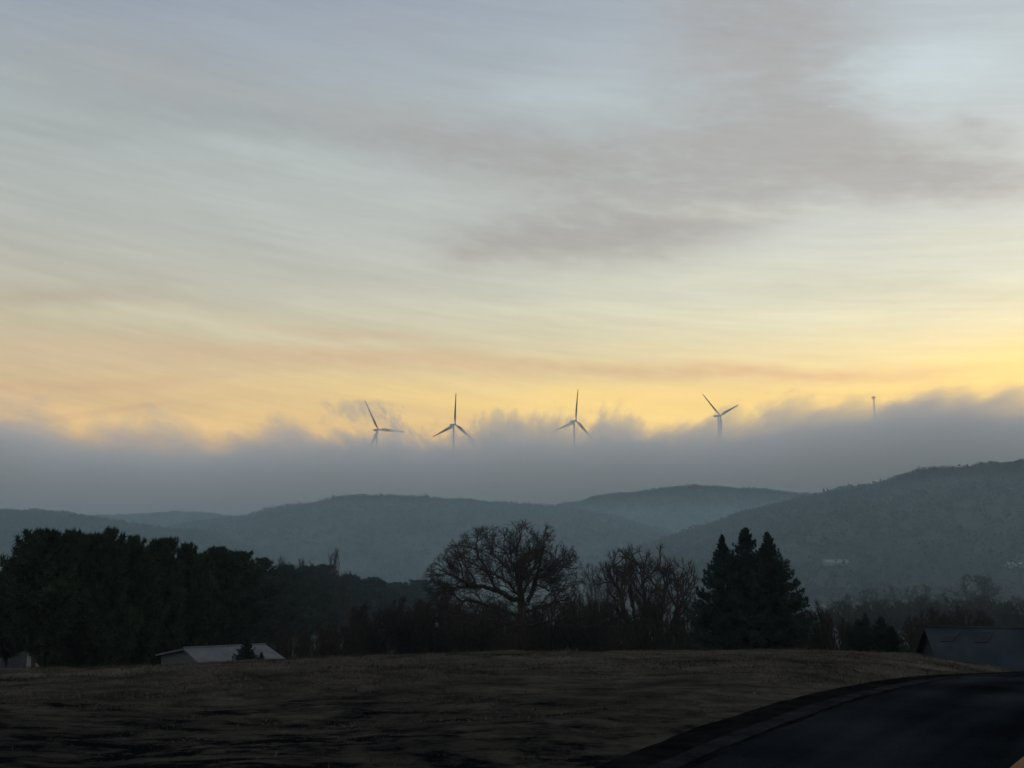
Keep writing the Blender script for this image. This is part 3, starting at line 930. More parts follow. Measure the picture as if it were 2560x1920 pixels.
def conifer_builder(seed, kind, mat, low=None):
    def f(name):
        t, c = conifer(seed, kind, low)
        r = empty(name)
        tri_object("trunk", t, M_bark, r); tri_object("crown", c, mat, r)
        return r
    return f
PINES = [conifer_builder(50 + i, "pine", M_pine) for i in range(4)]
PINE_HIGH = conifer_builder(57, "pine", M_pine, 0.40)
SPRUCES = [conifer_builder(60 + i, "spruce", M_spruce) for i in range(3)]
gP = "dark pines in the belt at the left"
PL = [
    (86, 1336, 235, 90, "front pine at the far left with long ragged boughs reaching the picture's edge"),
    (162, 1334, 165, 96, "round-topped pine just right of the far left front pine"),
    (212, 1342, 170, 99, "third crown from the left in the pine belt, between two taller crowns"),
    (262, 1331, 170, 97, "tall spiky-topped pine, highest of the left pine group"),
    (322, 1349, 170, 104, "pine directly right of the tall spiky-topped pine, with a ragged top"),
    (383, 1355, 150, 110, "pine with a split top left of the shed roof's ridge"),
    (408, 1352, 120, 113, "slim pine close beside the split-topped pine"),
    (456, 1366, 160, 112, "pine rising directly above the left end of the pale shed"),
    (496, 1392, 130, 118, "lower pine in the dip right of the one above the shed's left end"),
    (540, 1373, 170, 120, "broad round-topped pine above the middle of the pale shed"),
    (592, 1383, 150, 126, "pine with a flat top above the shed's dark bush"),
    (648, 1400, 160, 134, "pine above the right end of the pale shed"),
    (706, 1416, 170, 142, "pine right of the shed, with bare treetops behind it"),
    (762, 1418, 160, 150, "pine in front of the bare treetops, right of the shed"),
    (806, 1415, 150, 156, "last tall pine before the belt steps down to the right"),
    (872, 1440, 170, 160, "first pine of the lower right step of the belt"),
    (930, 1446, 170, 165, "pine in the middle of the lower right step of the belt"),
    (990, 1458, 150, 172, "lowest pine of the belt, left of the notch beside the oak"),
    (1050, 1452, 150, 170, "rightmost pine of the belt, behind the oak's left limb tips"),
    (20, 1420, 170, 100, "shorter pine at the left picture edge, partly hidden by the front pine"),
    (240, 1420, 200, 108, "shorter pine filling the dark belt below the left crowns"),
    (345, 1440, 220, 116, "shorter pine filling the belt left of the pale shed"),
    (660, 1470, 230, 140, "shorter pine in the dark belt behind the shed's right end"),
    (830, 1490, 240, 150, "shorter pine at the foot of the belt right of the shed"),
]
for i, (px, tp, w, d, lab) in enumerate(PL):
    d = d + max(0, px - 430) * 0.17
    key = "PH" if i in (0, 19) else "P%d" % (i % 4)
    place_proto(key, PINE_HIGH if i in (0, 19) else PINES[i % 4], "pine_tree", px, tp, w, d, 10, 5.6, lab, "pine tree", gP, rz=i * 1.1)

gE = "three dark spruces standing together"
place_proto("E0", SPRUCES[0], "spruce_tree", 1813, 1338, 170, 95, 10, 4.3, "left spruce of the tall trio, with a thin pointed tip", "spruce tree", gE)
place_proto("E1", SPRUCES[1], "spruce_tree", 1872, 1319, 180, 97, 10, 4.3, "middle and tallest spruce of the trio, with a blunt top", "spruce tree", gE)
place_proto("E2", SPRUCES[2], "spruce_tree", 1929, 1327, 185, 94, 10, 4.3, "right spruce of the tall trio, with a broad pointed top", "spruce tree", gE, rz=2.0)
gs = "small spruces on the slope at the right"
for px, tp, w, d, rz_, lab in [
        (2148, 1548, 90, 52, 0.2, "leftmost small spruce, the lower of the left pair"),
        (2166, 1533, 80, 54, 1.4, "small spruce with the highest tip in the left pair"),
        (2206, 1541, 90, 53, 2.9, "small spruce with a thin tip right of the gap"),
        (2232, 1566, 100, 52, 4.2, "low rounded small spruce at the right end of the row")]:
    place_proto("E1" if rz_ in (0.2, 2.9) else "E0", SPRUCES[0], "spruce_tree", px, tp, w, d, 10, 4.3, lab, "spruce tree", gs, rz=rz_)

# ------------------------------------------------------------------ wind turbines
def blade_mesh():
    m = MB()
    st = np.linspace(0, 1, 22)
    rings = []
    n = 10
    for s in st:
        r_ = 1.2 + s * (R_TURB - 1.2)
        chord = np.interp(s, [0, .04, .18, .3, .6, .9, .98, 1], [2.6, 2.6, 6.2, 5.5, 3.4, 1.9, 1.3, .25])
        thick = np.interp(s, [0, .04, .18, .5, 1], [2.2, 2.0, 1.1, .45, .08])
        tw = R(np.interp(s, [0, .2, 1], [18, 14, -2]))
        cone = -1.6 * s ** 2                       # blades bend away up wind of the tower
        a = np.linspace(0, 2 * math.pi, n, endpoint=False)
        cx_, ty = np.cos(a) * chord / 2 - chord * 0.12 * (s > .05), np.sin(a) * thick / 2
        x = cx_ * math.cos(tw) - ty * math.sin(tw)
        y = cx_ * math.sin(tw) + ty * math.cos(tw) + cone
        rings.append(np.stack([x, y, np.full(n, r_)], -1))
    f = []
    for i in range(len(st) - 1):
        for j in range(n):
            k = (j + 1) % n
            f.append((i * n + j, i * n + k, (i + 1) * n + k, (i + 1) * n + j))
    f += [tuple(range(n - 1, -1, -1)), tuple((len(st) - 1) * n + j for j in range(n))]
    m.add(np.vstack(rings), f)
    return m.mesh("blade", M_turb, True)

def make_turbine():
    root = empty("wind_turbine")
    zs = np.linspace(-6, HUB_H - 1.6, 10)
    m = MB(); m.tube([(0, 0, z) for z in zs], np.interp(zs, [0, HUB_H], [2.2, 1.45]), 20)
    m.build("tower", M_turb, root, True)
    m = MB()                                        # nacelle: lofted rounded box, axis along -Y
    secs = [(-3.4, 1.2), (-2.8, 1.7), (0, 1.95), (7.5, 1.9), (9.6, 1.7), (10.2, 1.2)]
    n = 16; rings = []
    for y, h_ in secs:
        a = np.linspace(0, 2 * math.pi, n, endpoint=False)
        cx_, cz = np.cos(a), np.sin(a)
        p = 3.5
        rad = 1 / (np.abs(cx_) ** p + np.abs(cz) ** p) ** (1 / p)
        rings.append(np.stack([cx_ * rad * h_, np.full(n, y), cz * rad * h_], -1))
    f = [(i * n + j, i * n + (j + 1) % n, (i + 1) * n + (j + 1) % n, (i + 1) * n + j) for i in range(len(secs) - 1) for j in range(n)]
    f += [tuple(range(n - 1, -1, -1)), tuple((len(secs) - 1) * n + j for j in range(n))]
    m.add(np.vstack(rings), f)
    nac = m.build("nacelle", M_turb, root, True); nac.location = (0, 0, HUB_H)
    m = MB()
    ys = np.linspace(1.6, -2.4, 9)
    m.tube([(0, y, 0) for y in ys], [1.5, 1.75, 1.85, 1.85, 1.8, 1.6, 1.25, .8, .15], 18)
    hub = m.build("hub", M_turb, root, True); hub.location = (0, -4.8, HUB_H)
    bm_ = blade_mesh()
    for k in range(3):
        b = link(bpy.data.objects.new("blade", bm_), root)
        b.location = (0, -4.9, HUB_H)
    return root
gT = "wind turbines rising out of the cloud"
T_LAB = ["leftmost turbine, faint in a wisp of cloud, one blade level to the right",
         "turbine with an upright blade, second from the left, two blades spread low",
         "turbine with the highest upright blade, third from the left, in a curling cloud",
         "rightmost turbine, darkest, with two blades raised in a V"]
T_ANG = [90.5, 3, 8, 66]
YAW = R(41)
tproto = make_turbine()
for i, h_ in enumerate(hubs):
    t = tproto if i == 0 else copy_tree(tproto)
    g = ridge_z(np.array(h_[0]), np.array(h_[1]))
    # the rotor stands 4.9 m from the tower axis along the yawed axis
    off = np.array([math.sin(YAW) * 4.9, -math.cos(YAW) * 4.9])
    t.location = (h_[0] - off[0], h_[1] - off[1], h_[2] - HUB_H)
    t.rotation_euler = (0, 0, YAW)
    tag(t, T_LAB[i], "wind turbine", gT)
    for k, b in enumerate([c for c in t.children if c.name.split(".")[0] == "blade"]):
        b.rotation_mode = 'YXZ'      # spin about the shaft, then the shaft's upward tilt
        b.rotation_euler = (R(-3.5), R(T_ANG[i] + 120 * k), 0)

# the mast on the right: a lattice tower with an antenna head
mx_top = at_y(2184, 991, 1880)
mast = empty("cell_tower", (mx_top[0], mx_top[1], float(ridge_z(mx_top[0], mx_top[1])) - 1))
tag(mast, "slim lattice mast with a crown of antennas, right of the turbines", "mast")
mh = mx_top[2] - mast.location.z
m = MB()
wid = lambda z: np.interp(z, [0, mh], [3.6, 1.3])
legs = [np.array([math.cos(a), math.sin(a)]) for a in (0.5, 0.5 + 2 * math.pi / 3, 0.5 + 4 * math.pi / 3)]
zs = np.linspace(0, mh, 26)
for l in legs:
    m.tube([(*(l * wid(z)), z) for z in zs], [0.22] * len(zs), 6)
for a, b in zip(zs[:-1], zs[1:]):
    for i in range(3):
        p, q = legs[i], legs[(i + 1) % 3]
        m.tube([(*(p * wid(a)), a), (*(q * wid(b)), b)], [0.11, 0.11], 4)
        m.tube([(*(q * wid(a)), a), (*(p * wid(b)), b)], [0.11, 0.11], 4)
m.build("mast", M_steel, mast)
m = MB()
for hz in (mh - 2.2, mh - 3.6):
    a = np.linspace(0, 2 * math.pi, 25)
    m.tube([(math.cos(t) * 3.1, math.sin(t) * 3.1, hz) for t in a], [0.12] * 25, 5, caps=False)
for t in np.linspace(0, 2 * math.pi, 7)[:-1]:
    m.tube([(0, 0, mh - 3.4), (math.cos(t) * 3.1, math.sin(t) * 3.1, mh - 2.2)], [0.12, 0.12], 4)
m.build("antenna_platform", M_steel, mast)
pm = MB(); pm.box((0, 0, 0), (0.55, 0.35, 2.9)); pme = pm.mesh("antenna", M_steel)
for t in np.linspace(0, 2 * math.pi, 10)[:-1]:
    a_ = link(bpy.data.objects.new("antenna", pme), mast)
    a_.location = (math.cos(t) * 3.3, math.sin(t) * 3.3, mh - 1.9); a_.rotation_euler = (0, 0, t + math.pi / 2)
m = MB(); m.tube([(0, 0, mh - 3), (0, 0, mh + 1.0)], [0.14, 0.06], 6)
m.build("lightning_rod", M_steel, mast)

# ------------------------------------------------------------------ buildings
def gable_building(name, C, ang, width, length, eave, ridge, wall_m, roof_m, label, cat, over=0.35, tr=0.12, ground=None):
    """C: the corner nearest the viewer; the gable wall runs along local +Y, the eave along local +X"""
    g = min(float(ground_z(C[0] + a * math.cos(ang) - b * math.sin(ang), C[1] + a * math.sin(ang) + b * math.cos(ang))) for a in (0, length) for b in (0, width)) - 0.2
    if ground is not None: g = ground
    root = empty(name, (C[0], C[1], g), ang)
    tag(root, label, cat)
    ez, rz_ = eave - g, ridge - g
    m = MB()
    L_, W_ = length, width
    v = [(0, 0, 0), (L_, 0, 0), (L_, W_, 0), (0, W_, 0), (0, 0, ez), (L_, 0, ez), (L_, W_, ez), (0, W_, ez), (0, W_ / 2, rz_), (L_, W_ / 2, rz_)]
    m.add(v, [(0, 1, 5, 4), (2, 3, 7, 6), (1, 2, 6, 9, 5), (3, 0, 4, 8, 7)])
    m.build("wall", wall_m, root)
    m = MB()
    sl = (rz_ - ez) / (W_ / 2)
    for sgn in (0, 1):
        y0, y1 = (-over, W_ / 2) if sgn == 0 else (W_ + over, W_ / 2)
        z0, z1 = ez - sl * over + 0.03, rz_ + 0.03
        q = [(-over, y0, z0), (L_ + over, y0, z0), (L_ + over, y1, z1), (-over, y1, z1)]
        q2 = [(a, b, c + tr) for a, b, c in q]
        f = [(3, 2, 1, 0), (4, 5, 6, 7), (0, 1, 5, 4), (1, 2, 6, 5), (2, 3, 7, 6), (3, 0, 4, 7)]
        m.add(q + q2, f if sgn == 0 else [tuple(reversed(x)) for x in f])
    roof = m.build("roof", roof_m, root)
    m = MB(); m.tube([(-over, W_ / 2, rz_ + tr + 0.03), (L_ + over, W_ / 2, rz_ + tr + 0.03)], [0.09, 0.09], 8)
    m.build("ridge_cap", roof_m, roof)
    return root, roof, ez, rz_, sl

Cx = at_y(552, 1668, 62)
apex = at_y(460, 1617, 69)
shed, sroof, ez, rz_, sl = gable_building("shed", (Cx[0], Cx[1]), R(30), 16.0, 4.7, Cx[2] - 0.70, apex[2] - 0.22, M_siding, M_roofpale,
    "low gabled shed with a pale grey roof behind the field's crest", "shed")
m = MB(); m.box((-0.03, 8.0, 1.1), (0.06, 2.6, 2.2)); d_ = m.build("door", M_roofdark, shed)
# dark evergreen bushes in front of the shed
place_proto("EB", SPRUCES[1], "evergreen_bush", 616, 1598, 92, 58, 10, 4.3, "dark evergreen bush hiding the middle of the pale shed", "shrub", None)
place_proto("EB", None, "evergreen_bush", 655, 1630, 50, 57, 10, 4.3, "smaller dark bush before the right end of the shed's roof", "shrub", None, rz=1.0)

BA = R(-15)
Bx = at_y(2372, 1690, 54)
bt = at_y(2420, 1568, 60)
barn, broof, ez, rz_, sl = gable_building("barn", (Bx[0], Bx[1]), BA, 12.5, 19.0, Bx[2] - 0.2, bt[2] - 0.15, M_roofdark, M_roofdark,
    "dark barn roof with two skylights beyond the crest of the road", "barn")
for px in (2385, 2468):
    # skylight set into the front roof slope
    m = MB()
    ly = 4.9; q_ = at_y(px, 1584, Bx[1] + 3.2); lx = ((q_[0] - Bx[0]) * math.cos(BA) + (q_[1] - Bx[1]) * math.sin(BA))
    pts = []
    for dx, dy in [(-0.62, -0.62), (0.0, -0.62), (0.62, 0.7), (0.06, 0.7)]:
        pts.append((lx + dx, ly + dy, ez + sl * (ly + dy) + 0.16))
    up = [(a, b, c + 0.03) for a, b, c in pts]
    m.add(pts + up, [(3, 2, 1, 0), (4, 5, 6, 7), (0, 1, 5, 4), (1, 2, 6, 5), (2, 3, 7, 6), (3, 0, 4, 7)])
    m.build("skylight", M_dark, broof)

# far farm sheds in the valley mist
for (px, py, d, L_, label) in [(2093, 1404, 520, 13, "long pale farm shed far off in the valley, left of the two"),
                               (2545, 1411, 500, 8, "small pale farm shed far off in the valley near the right edge")]:
    hf = HILLS["hill.002"][1]
    for sv in np.linspace(-0.99, -0.1, 120):
        d = float(860 + 400 * sv)
        p = at_y(px, py + 8, d)
        yy_, zz_ = hf(np.array([p[0]]), np.array([sv]))
        if zz_[0] >= p[2]: break
    p = at_y(px, py, float(yy_[0]) - 9)
    r_, rf, *_ = gable_building("farm_shed", (p[0] - L_ / 2, p[1]), 0.0, 8, L_, p[2] - 0.5, p[2] + 1.0, M_white, M_white, label, "shed", ground=p[2] - 2.2)
    r_["group"] = "farm sheds in the valley"

# pale wall seen under the pines at the left edge
p = at_y(-12, 1578, 118)
gable_building("cottage", (p[0] - 3.0, 118), 0.0, 6, 4.0, p[2] - 0.4, p[2] + 1.0, M_siding, M_roofpale, "pale cottage mostly hidden behind the pines at the left edge", "cottage")

# ------------------------------------------------------------------ air: haze, valley mist, cloud bank
def volume_mat(name, color, density, aniso=0.0):
    m = bpy.data.materials.new(name); m.use_nodes = True
    nt = m.node_tree
    nt.nodes.clear()
    out = nt.nodes.new("ShaderNodeOutputMaterial")
    v = nt.nodes.new("ShaderNodeVolumePrincipled")
    v.inputs["Color"].default_value = (*color, 1)
    v.inputs["Density"].default_value = density
    v.inputs["Density Attribute"].default_value = ""
    v.inputs["Anisotropy"].default_value = aniso
    nt.links.new(v.outputs[0], out.inputs["Volume"])
    return m, nt, v

def box_object(name, lo, hi, mat):
    m = MB(); lo, hi = np.array(lo, float), np.array(hi, float)
    m.box((lo + hi) / 2, hi - lo)
    return m.build(name, mat)

HAZE_D, MIST_D, FOG_D = 0.00010, 0.00048, 0.020
hm, _, _ = volume_mat("haze_air", (0.76, 0.93, 1.0), HAZE_D, 0.1)
tag(box_object("haze", (-2500, -90, -62), (2500, 2480, 330), hm), "thin pale haze filling the whole valley", "haze", kind="stuff")
mm, _, _ = volume_mat("mist_air", (0.64, 0.91, 1.0), MIST_D, 0.0)
tag(box_object("mist", (-1400, 150, -58), (1400, 1560, 52), mm), "pale mist lying in the valley before the hills", "mist", kind="stuff")

FOG_Y0, FOG_Y1 = 1590, 1890
FY = 1750
prof = [(-300, 1090), (0, 1098), (60, 1082), (85, 1068), (115, 1085), (200, 1125), (260, 1130), (310, 1118), (345, 1132), (380, 1140), (440, 1128), (470, 1140), (540, 1136),
        (600, 1128), (700, 1118), (765, 1115), (900, 1112), (1000, 1112), (1100, 1112), (1180, 1106), (1250, 1103), (1320, 1102), (1370, 1102), (1410, 1104), (1450, 1106), (1495, 1102),
        (1545, 1098), (1585, 1100), (1630, 1100), (1700, 1098), (1770, 1090), (1800, 1084), (1830, 1088), (1880, 1095), (1915, 1075), (1945, 1060), (2000, 1068), (2100, 1056), (2180, 1052), (2250, 1040),
        (2300, 1030), (2350, 1034), (2400, 1050), (2440, 1045), (2480, 1056), (2520, 1046), (2560, 1058), (2900, 1035)]
prof2 = [(-300, 1060), (0, 1070), (40, 1060), (66, 1030), (85, 1010), (105, 1035), (135, 1072), (200, 1098), (260, 1110), (300, 1072), (320, 1062), (345, 1105), (380, 1118), (415, 1075), (450, 1050), (475, 1108), (540, 1112),
         (600, 1100), (700, 1092), (722, 1062), (745, 1058), (765, 1092), (900, 1092), (1000, 1092), (1100, 1092), (1180, 1072), (1250, 1056), (1320, 1054), (1370, 1048), (1410, 1058), (1450, 1074), (1490, 1056),
         (1530, 1046), (1575, 1066), (1630, 1078), (1700, 1078), (1770, 1052), (1800, 1040), (1830, 1052), (1880, 1075), (1908, 1040), (1930, 1008), (1955, 1030), (2000, 1028), (2100, 1018), (2160, 1030), (2215, 1030), (2250, 1005),
         (2300, 985), (2350, 990), (2400, 1008), (2440, 992), (2480, 1012), (2515, 985), (2560, 1015), (2900, 990)]
fp2 = np.array([at_y(px, py - 1, FY) for px, py in prof2])
fp = np.array([at_y(px, py - 6, FY) for px, py in prof])
fx0, fx1, fz0, fz1 = -1350.0, 1350.0, 120.0, 300.0
fm, nt, v = volume_mat("cloud_bank_air", (0.992, 0.982, 0.964), 0.0, 0.2)
N, L = nt.nodes, nt.links
def math_node(op, a, b=None, c=None, clamp=False):
    n = N.new("ShaderNodeMath"); n.operation = op; n.use_clamp = clamp
    for i, q in enumerate((a, b, c)):
        if q is None: continue
        if isinstance(q, (int, float)): n.inputs[i].default_value = q
        else: L.new(q, n.inputs[i])
    return n.outputs[0]
tc = N.new("ShaderNodeTexCoord")
sx = N.new("ShaderNodeSeparateXYZ"); L.new(tc.outputs["Object"], sx.inputs[0])
def fog_noise(scale, st, detail, rough=0.6):
    mp = N.new("ShaderNodeMapping"); mp.inputs["Scale"].default_value = st
    L.new(tc.outputs["Object"], mp.inputs[0])
    n = N.new("ShaderNodeTexNoise"); n.inputs["Scale"].default_value = scale
    n.inputs["Detail"].default_value = detail; n.inputs["Roughness"].default_value = rough
    L.new(mp.outputs[0], n.inputs["Vector"])
    return n
n1 = fog_noise(1 / 40.0, (1.0, 0.10, 0.85), 6, 0.68)
sepn = N.new("ShaderNodeSeparateColor"); L.new(n1.outputs["Color"], sepn.inputs[0])
# profile of the cloud top along x, wavered sideways by the noise
xw = math_node('ADD', sx.outputs["X"], math_node('MULTIPLY', math_node('SUBTRACT', sepn.outputs[0], 0.5), 40.0))
xn = math_node('MULTIPLY', math_node('SUBTRACT', xw, fx0), 1 / (fx1 - fx0), clamp=True)
fc = N.new("ShaderNodeFloatCurve")
cv = fc.mapping.curves[0]
pts = sorted(((float(np.clip((p[0] - fx0) / (fx1 - fx0), 0, 1)), float((p[2] - fz0) / (fz1 - fz0))) for p in fp))
cv.points[0].location = (0.0, pts[0][1]); cv.points[1].location = (1.0, pts[-1][1])
for a, b in pts[1:-1]:
    cv.points.new(a, b)
fc.mapping.update()
L.new(xn, fc.inputs["Value"])
htop = math_node('MULTIPLY_ADD', fc.outputs[0], fz1 - fz0, fz0)
n2 = fog_noise(1 / 16.0, (1.0, 0.06, 0.8), 6, 0.72)
hh = math_node('ADD', htop, math_node('MULTIPLY', math_node('SUBTRACT', n1.outputs["Fac"], 0.5), 95.0))
hh = math_node('ADD', hh, math_node('MULTIPLY', math_node('SUBTRACT', n2.outputs["Fac"], 0.5), 40.0))
fc2 = N.new("ShaderNodeFloatCurve")
cv = fc2.mapping.curves[0]
pts2 = sorted(((float(np.clip((p[0] - fx0) / (fx1 - fx0), 0, 1)), float(min(1, (p[2] - fz0) / (fz1 - fz0)))) for p in fp2))
cv.points[0].location = (0.0, pts2[0][1]); cv.points[1].location = (1.0, pts2[-1][1])
for a, b in pts2[1:-1]:
    cv.points.new(a, b)
fc2.mapping.update()
xw2 = math_node('ADD', sx.outputs["X"], math_node('MULTIPLY', math_node('SUBTRACT', sepn.outputs[1], 0.5), 40.0))
L.new(math_node('MULTIPLY', math_node('SUBTRACT', xw2, fx0), 1 / (fx1 - fx0), clamp=True), fc2.inputs["Value"])
hh2 = math_node('ADD', math_node('MULTIPLY_ADD', fc2.outputs[0], fz1 - fz0, fz0), math_node('MULTIPLY', math_node('SUBTRACT', n1.outputs["Fac"], 0.5), 100.0))
hh2 = math_node('ADD', hh2, math_node('MULTIPLY', math_node('SUBTRACT', n2.outputs["Fac"], 0.5), 84.0))
dep2 = math_node('SUBTRACT', hh2, sx.outputs["Z"])
mr2 = N.new("ShaderNodeMapRange"); mr2.interpolation_type = 'SMOOTHSTEP'
mr2.inputs["From Min"].default_value = -4.0; mr2.inputs["From Max"].default_value = 18.0
L.new(dep2, mr2.inputs["Value"])
plume = math_node('MULTIPLY', mr2.outputs[0], 0.0075)
depth = math_node('SUBTRACT', hh, sx.outputs["Z"])                 # metres below the ragged top
mr = N.new("ShaderNodeMapRange"); mr.interpolation_type = 'SMOOTHSTEP'
mr.inputs["From Min"].default_value = -6.0; mr.inputs["From Max"].default_value = 40.0
L.new(depth, mr.inputs["Value"])
body = math_node('MULTIPLY', math_node('POWER', mr.outputs[0], 1.7), FOG_D)
wsub = N.new("ShaderNodeVectorMath"); wsub.operation = 'SUBTRACT'; wsub.inputs[1].default_value = (0.5, 0.5, 0.5); L.new(n1.outputs["Color"], wsub.inputs[0])
wsc = N.new("ShaderNodeVectorMath"); wsc.operation = 'MULTIPLY'; wsc.inputs[1].default_value = (75, 0, 60); L.new(wsub.outputs[0], wsc.inputs[0])
wpos = N.new("ShaderNodeVectorMath"); wpos.operation = 'ADD'; L.new(tc.outputs["Object"], wpos.inputs[0]); L.new(wsc.outputs[0], wpos.inputs[1])
# loose wisps above the bank
def wisp(px, py, y, rx_, rz_w, dens, ry=45.0):
    c = at_y(px, py, y)
    sub = N.new("ShaderNodeVectorMath"); sub.operation = 'SUBTRACT'; sub.inputs[1].default_value = tuple(c)
    L.new(wpos.outputs[0], sub.inputs[0])
    ml = N.new("ShaderNodeVectorMath"); ml.operation = 'MULTIPLY'; ml.inputs[1].default_value = (1 / rx_, 1 / ry, 1 / rz_w)
    L.new(sub.outputs[0], ml.inputs[0])
    ln = N.new("ShaderNodeVectorMath"); ln.operation = 'LENGTH'; L.new(ml.outputs[0], ln.inputs[0])
    e = N.new("ShaderNodeMapRange"); e.interpolation_type = 'SMOOTHSTEP'
    e.inputs["From Min"].default_value = 1.05; e.inputs["From Max"].default_value = -0.2
    L.new(math_node('ADD', ln.outputs["Value"], math_node('MULTIPLY', math_node('SUBTRACT', n2.outputs["Fac"], 0.5), 3.4)), e.inputs["Value"])
    return math_node('MULTIPLY', e.outputs[0], dens)
tot = math_node('ADD', body, plume)
for w in [(900, 1022, 1760, 70, 36, 0.022), (985, 1062, 1760, 22, 46, 0.024), (85, 1050, 1740, 22, 46, 0.012), (445, 1095, 1740, 26, 40, 0.009), (1500, 1052, 1740, 26, 36, 0.012), (1575, 1066, 1740, 30, 36, 0.012), (320, 1085, 1740, 22, 40, 0.012), (738, 1082, 1740, 20, 30, 0.012), (1925, 1030, 1740, 22, 42, 0.014), (2410, 1000, 1740, 30, 34, 0.01), (2300, 1000, 1740, 70, 36, 0.007), (2520, 1000, 1740, 34, 40, 0.008)]:
    tot = math_node('ADD', tot, wisp(*w))
L.new(tot, v.inputs["Density"])
fm.cycles.volume_step_rate = 0.08
# a closed slab whose upper side follows the cloud top with room to spare
m = MB()
kx = np.linspace(fx0, fx1, 60)
top = np.interp(kx, fp2[:, 0], fp2[:, 2])
top = np.array([top[max(0, i - 2):i + 3].max() for i in range(60)]) + 62
v_, f_ = [], []
for x_, t_ in zip(kx, top):
    v_ += [(x_, FOG_Y0, 25), (x_, FOG_Y1, 25), (x_, FOG_Y1, t_), (x_, FOG_Y0, t_)]
for i in range(59):
    a = 4 * i
    for j in range(4):
        k = (j + 1) % 4
        f_.append((a + j, a + k, a + 4 + k, a + 4 + j))
f_ += [(3, 2, 1, 0), (236, 237, 238, 239)]
m.add(v_, f_)
fo_ = m.build("fog_bank", fm)
tag(fo_, "thick grey bank of low cloud with curling tops along the ridge", "cloud bank", kind="stuff")

# ------------------------------------------------------------------ sun and sky
SUN_AZ, SUN_EL = R(33), R(2.0)
sun = bpy.data.lights.new("sun", 'SUN')
sun.energy = 0.7
sun.angle = R(0.6)
sun.color = (1.0, 0.66, 0.38)
so = link(bpy.data.objects.new("sun", sun))
so.rotation_euler = (R(90) - SUN_EL, 0, math.pi - SUN_AZ)
so.location = (600, 900, 300)

w = bpy.data.worlds.new("World")
sc.world = w
w.use_nodes = True
nt = w.node_tree
N, L = nt.nodes, nt.links
bg = N["Background"]
tc = N.new("ShaderNodeTexCoord")
sx = N.new("ShaderNodeSeparateXYZ"); L.new(tc.outputs["Generated"], sx.inputs[0])
el = math_node('ARCSINE', sx.outputs["Z"])
az = math_node('ARCTAN2', sx.outputs["X"], sx.outputs["Y"])
DEG = 180 / math.pi
eld = math_node('MULTIPLY', el, DEG)
# height along the vertical plane ahead: keeps level cloud streaks level
elp = math_node('MULTIPLY', math_node('ARCTAN2', sx.outputs["Z"], math_node('SQRT', math_node('MULTIPLY_ADD', sx.outputs["Y"], sx.outputs["Y"], 0.02))), DEG)
azd = math_node('MULTIPLY', az, DEG)
posn = math_node('DIVIDE', eld, 60.0, clamp=True)
GAIN = 1.0
def ramp(stops, gain=1.0):
    r = N.new("ShaderNodeValToRGB")
    e = r.color_ramp.elements
    for i, (d, c) in enumerate(stops):
        q = e[i] if i < 2 else e.new(min(1, d / 60))
        q.position = min(1, d / 60)
        q.color = (*[x * gain for x in srgb(*c)], 1)
    L.new(posn, r.inputs[0])
    return r.outputs[0]
near = ramp([(0, (205, 160, 100)), (60, (164, 174, 188)), (6, (254, 208, 116)), (8.3, (254, 216, 126)), (9.9, (244, 221, 157)), (11.6, (231, 221, 181)), (13.8, (218, 218, 197)), (17, (205, 208, 200)), (23, (184, 193, 195)), (29.5, (170, 180, 186))])
left = ramp([(0, (165, 138, 110)), (60, (154, 164, 180)), (6, (217, 174, 120)), (8.3, (211, 180, 133)), (9.9, (201, 179, 142)), (11.6, (192, 180, 150)), (13.8, (186, 182, 166)), (17, (176, 180, 174)), (23, (162, 171, 173)), (29.5, (143, 152, 170))])
back = ramp([(0, (180, 174, 174)), (60, (164, 172, 184)), (12, (182, 176, 178)), (30, (168, 172, 182))])
# how far round from the sun
dot = N.new("ShaderNodeVectorMath"); dot.operation = 'DOT_PRODUCT'
nrm = N.new("ShaderNodeVectorMath"); nrm.operation = 'MULTIPLY'; nrm.inputs[1].default_value = (1, 1, 0)
L.new(tc.outputs["Generated"], nrm.inputs[0])
nr2 = N.new("ShaderNodeVectorMath"); nr2.operation = 'NORMALIZE'; L.new(nrm.outputs[0], nr2.inputs[0])
L.new(nr2.outputs[0], dot.inputs[0]); dot.inputs[1].default_value = (math.sin(SUN_AZ), math.cos(SUN_AZ), 0)
away = math_node('MULTIPLY', math_node('ARCCOSINE', math_node('MINIMUM', dot.outputs["Value"], 1.0)), DEG)
def maprange(x, a, b, c=0.0, d=1.0, smooth=True):
    n = N.new("ShaderNodeMapRange"); n.interpolation_type = 'SMOOTHSTEP' if smooth else 'LINEAR'
    for k, q in (("From Min", a), ("From Max", b), ("To Min", c), ("To Max", d)): n.inputs[k].default_value = q
    L.new(x, n.inputs["Value"]); return n.outputs[0]
def mix(f, a, b, mode='MIX'):
    n = N.new("ShaderNodeMix"); n.data_type = 'RGBA'; n.blend_type = mode
    if isinstance(f, (int, float)): n.inputs["Factor"].default_value = f
    else: L.new(f, n.inputs["Factor"])
    for k, q in (("A", a), ("B", b)):
        if isinstance(q, tuple): n.inputs[k].default_value = (*q, 1)
        else: L.new(q, n.inputs[k])
    return n.outputs["Result"]
base = mix(maprange(away, 4, 58, smooth=False), near, left)
base = mix(maprange(away, 62, 120), base, back)
# sky texture: low dawn sun behind the cloud sheet
sky = N.new("ShaderNodeTexSky"); sky.sky_type = 'NISHITA'; sky.sun_disc = False
sky.sun_elevation = SUN_EL; sky.sun_rotation = SUN_AZ
sky.air_density = 1.0; sky.dust_density = 2.0
# clouds in angular coordinates
co = N.new("ShaderNodeCombineXYZ"); L.new(azd, co.inputs[0]); L.new(elp, co.inputs[1])
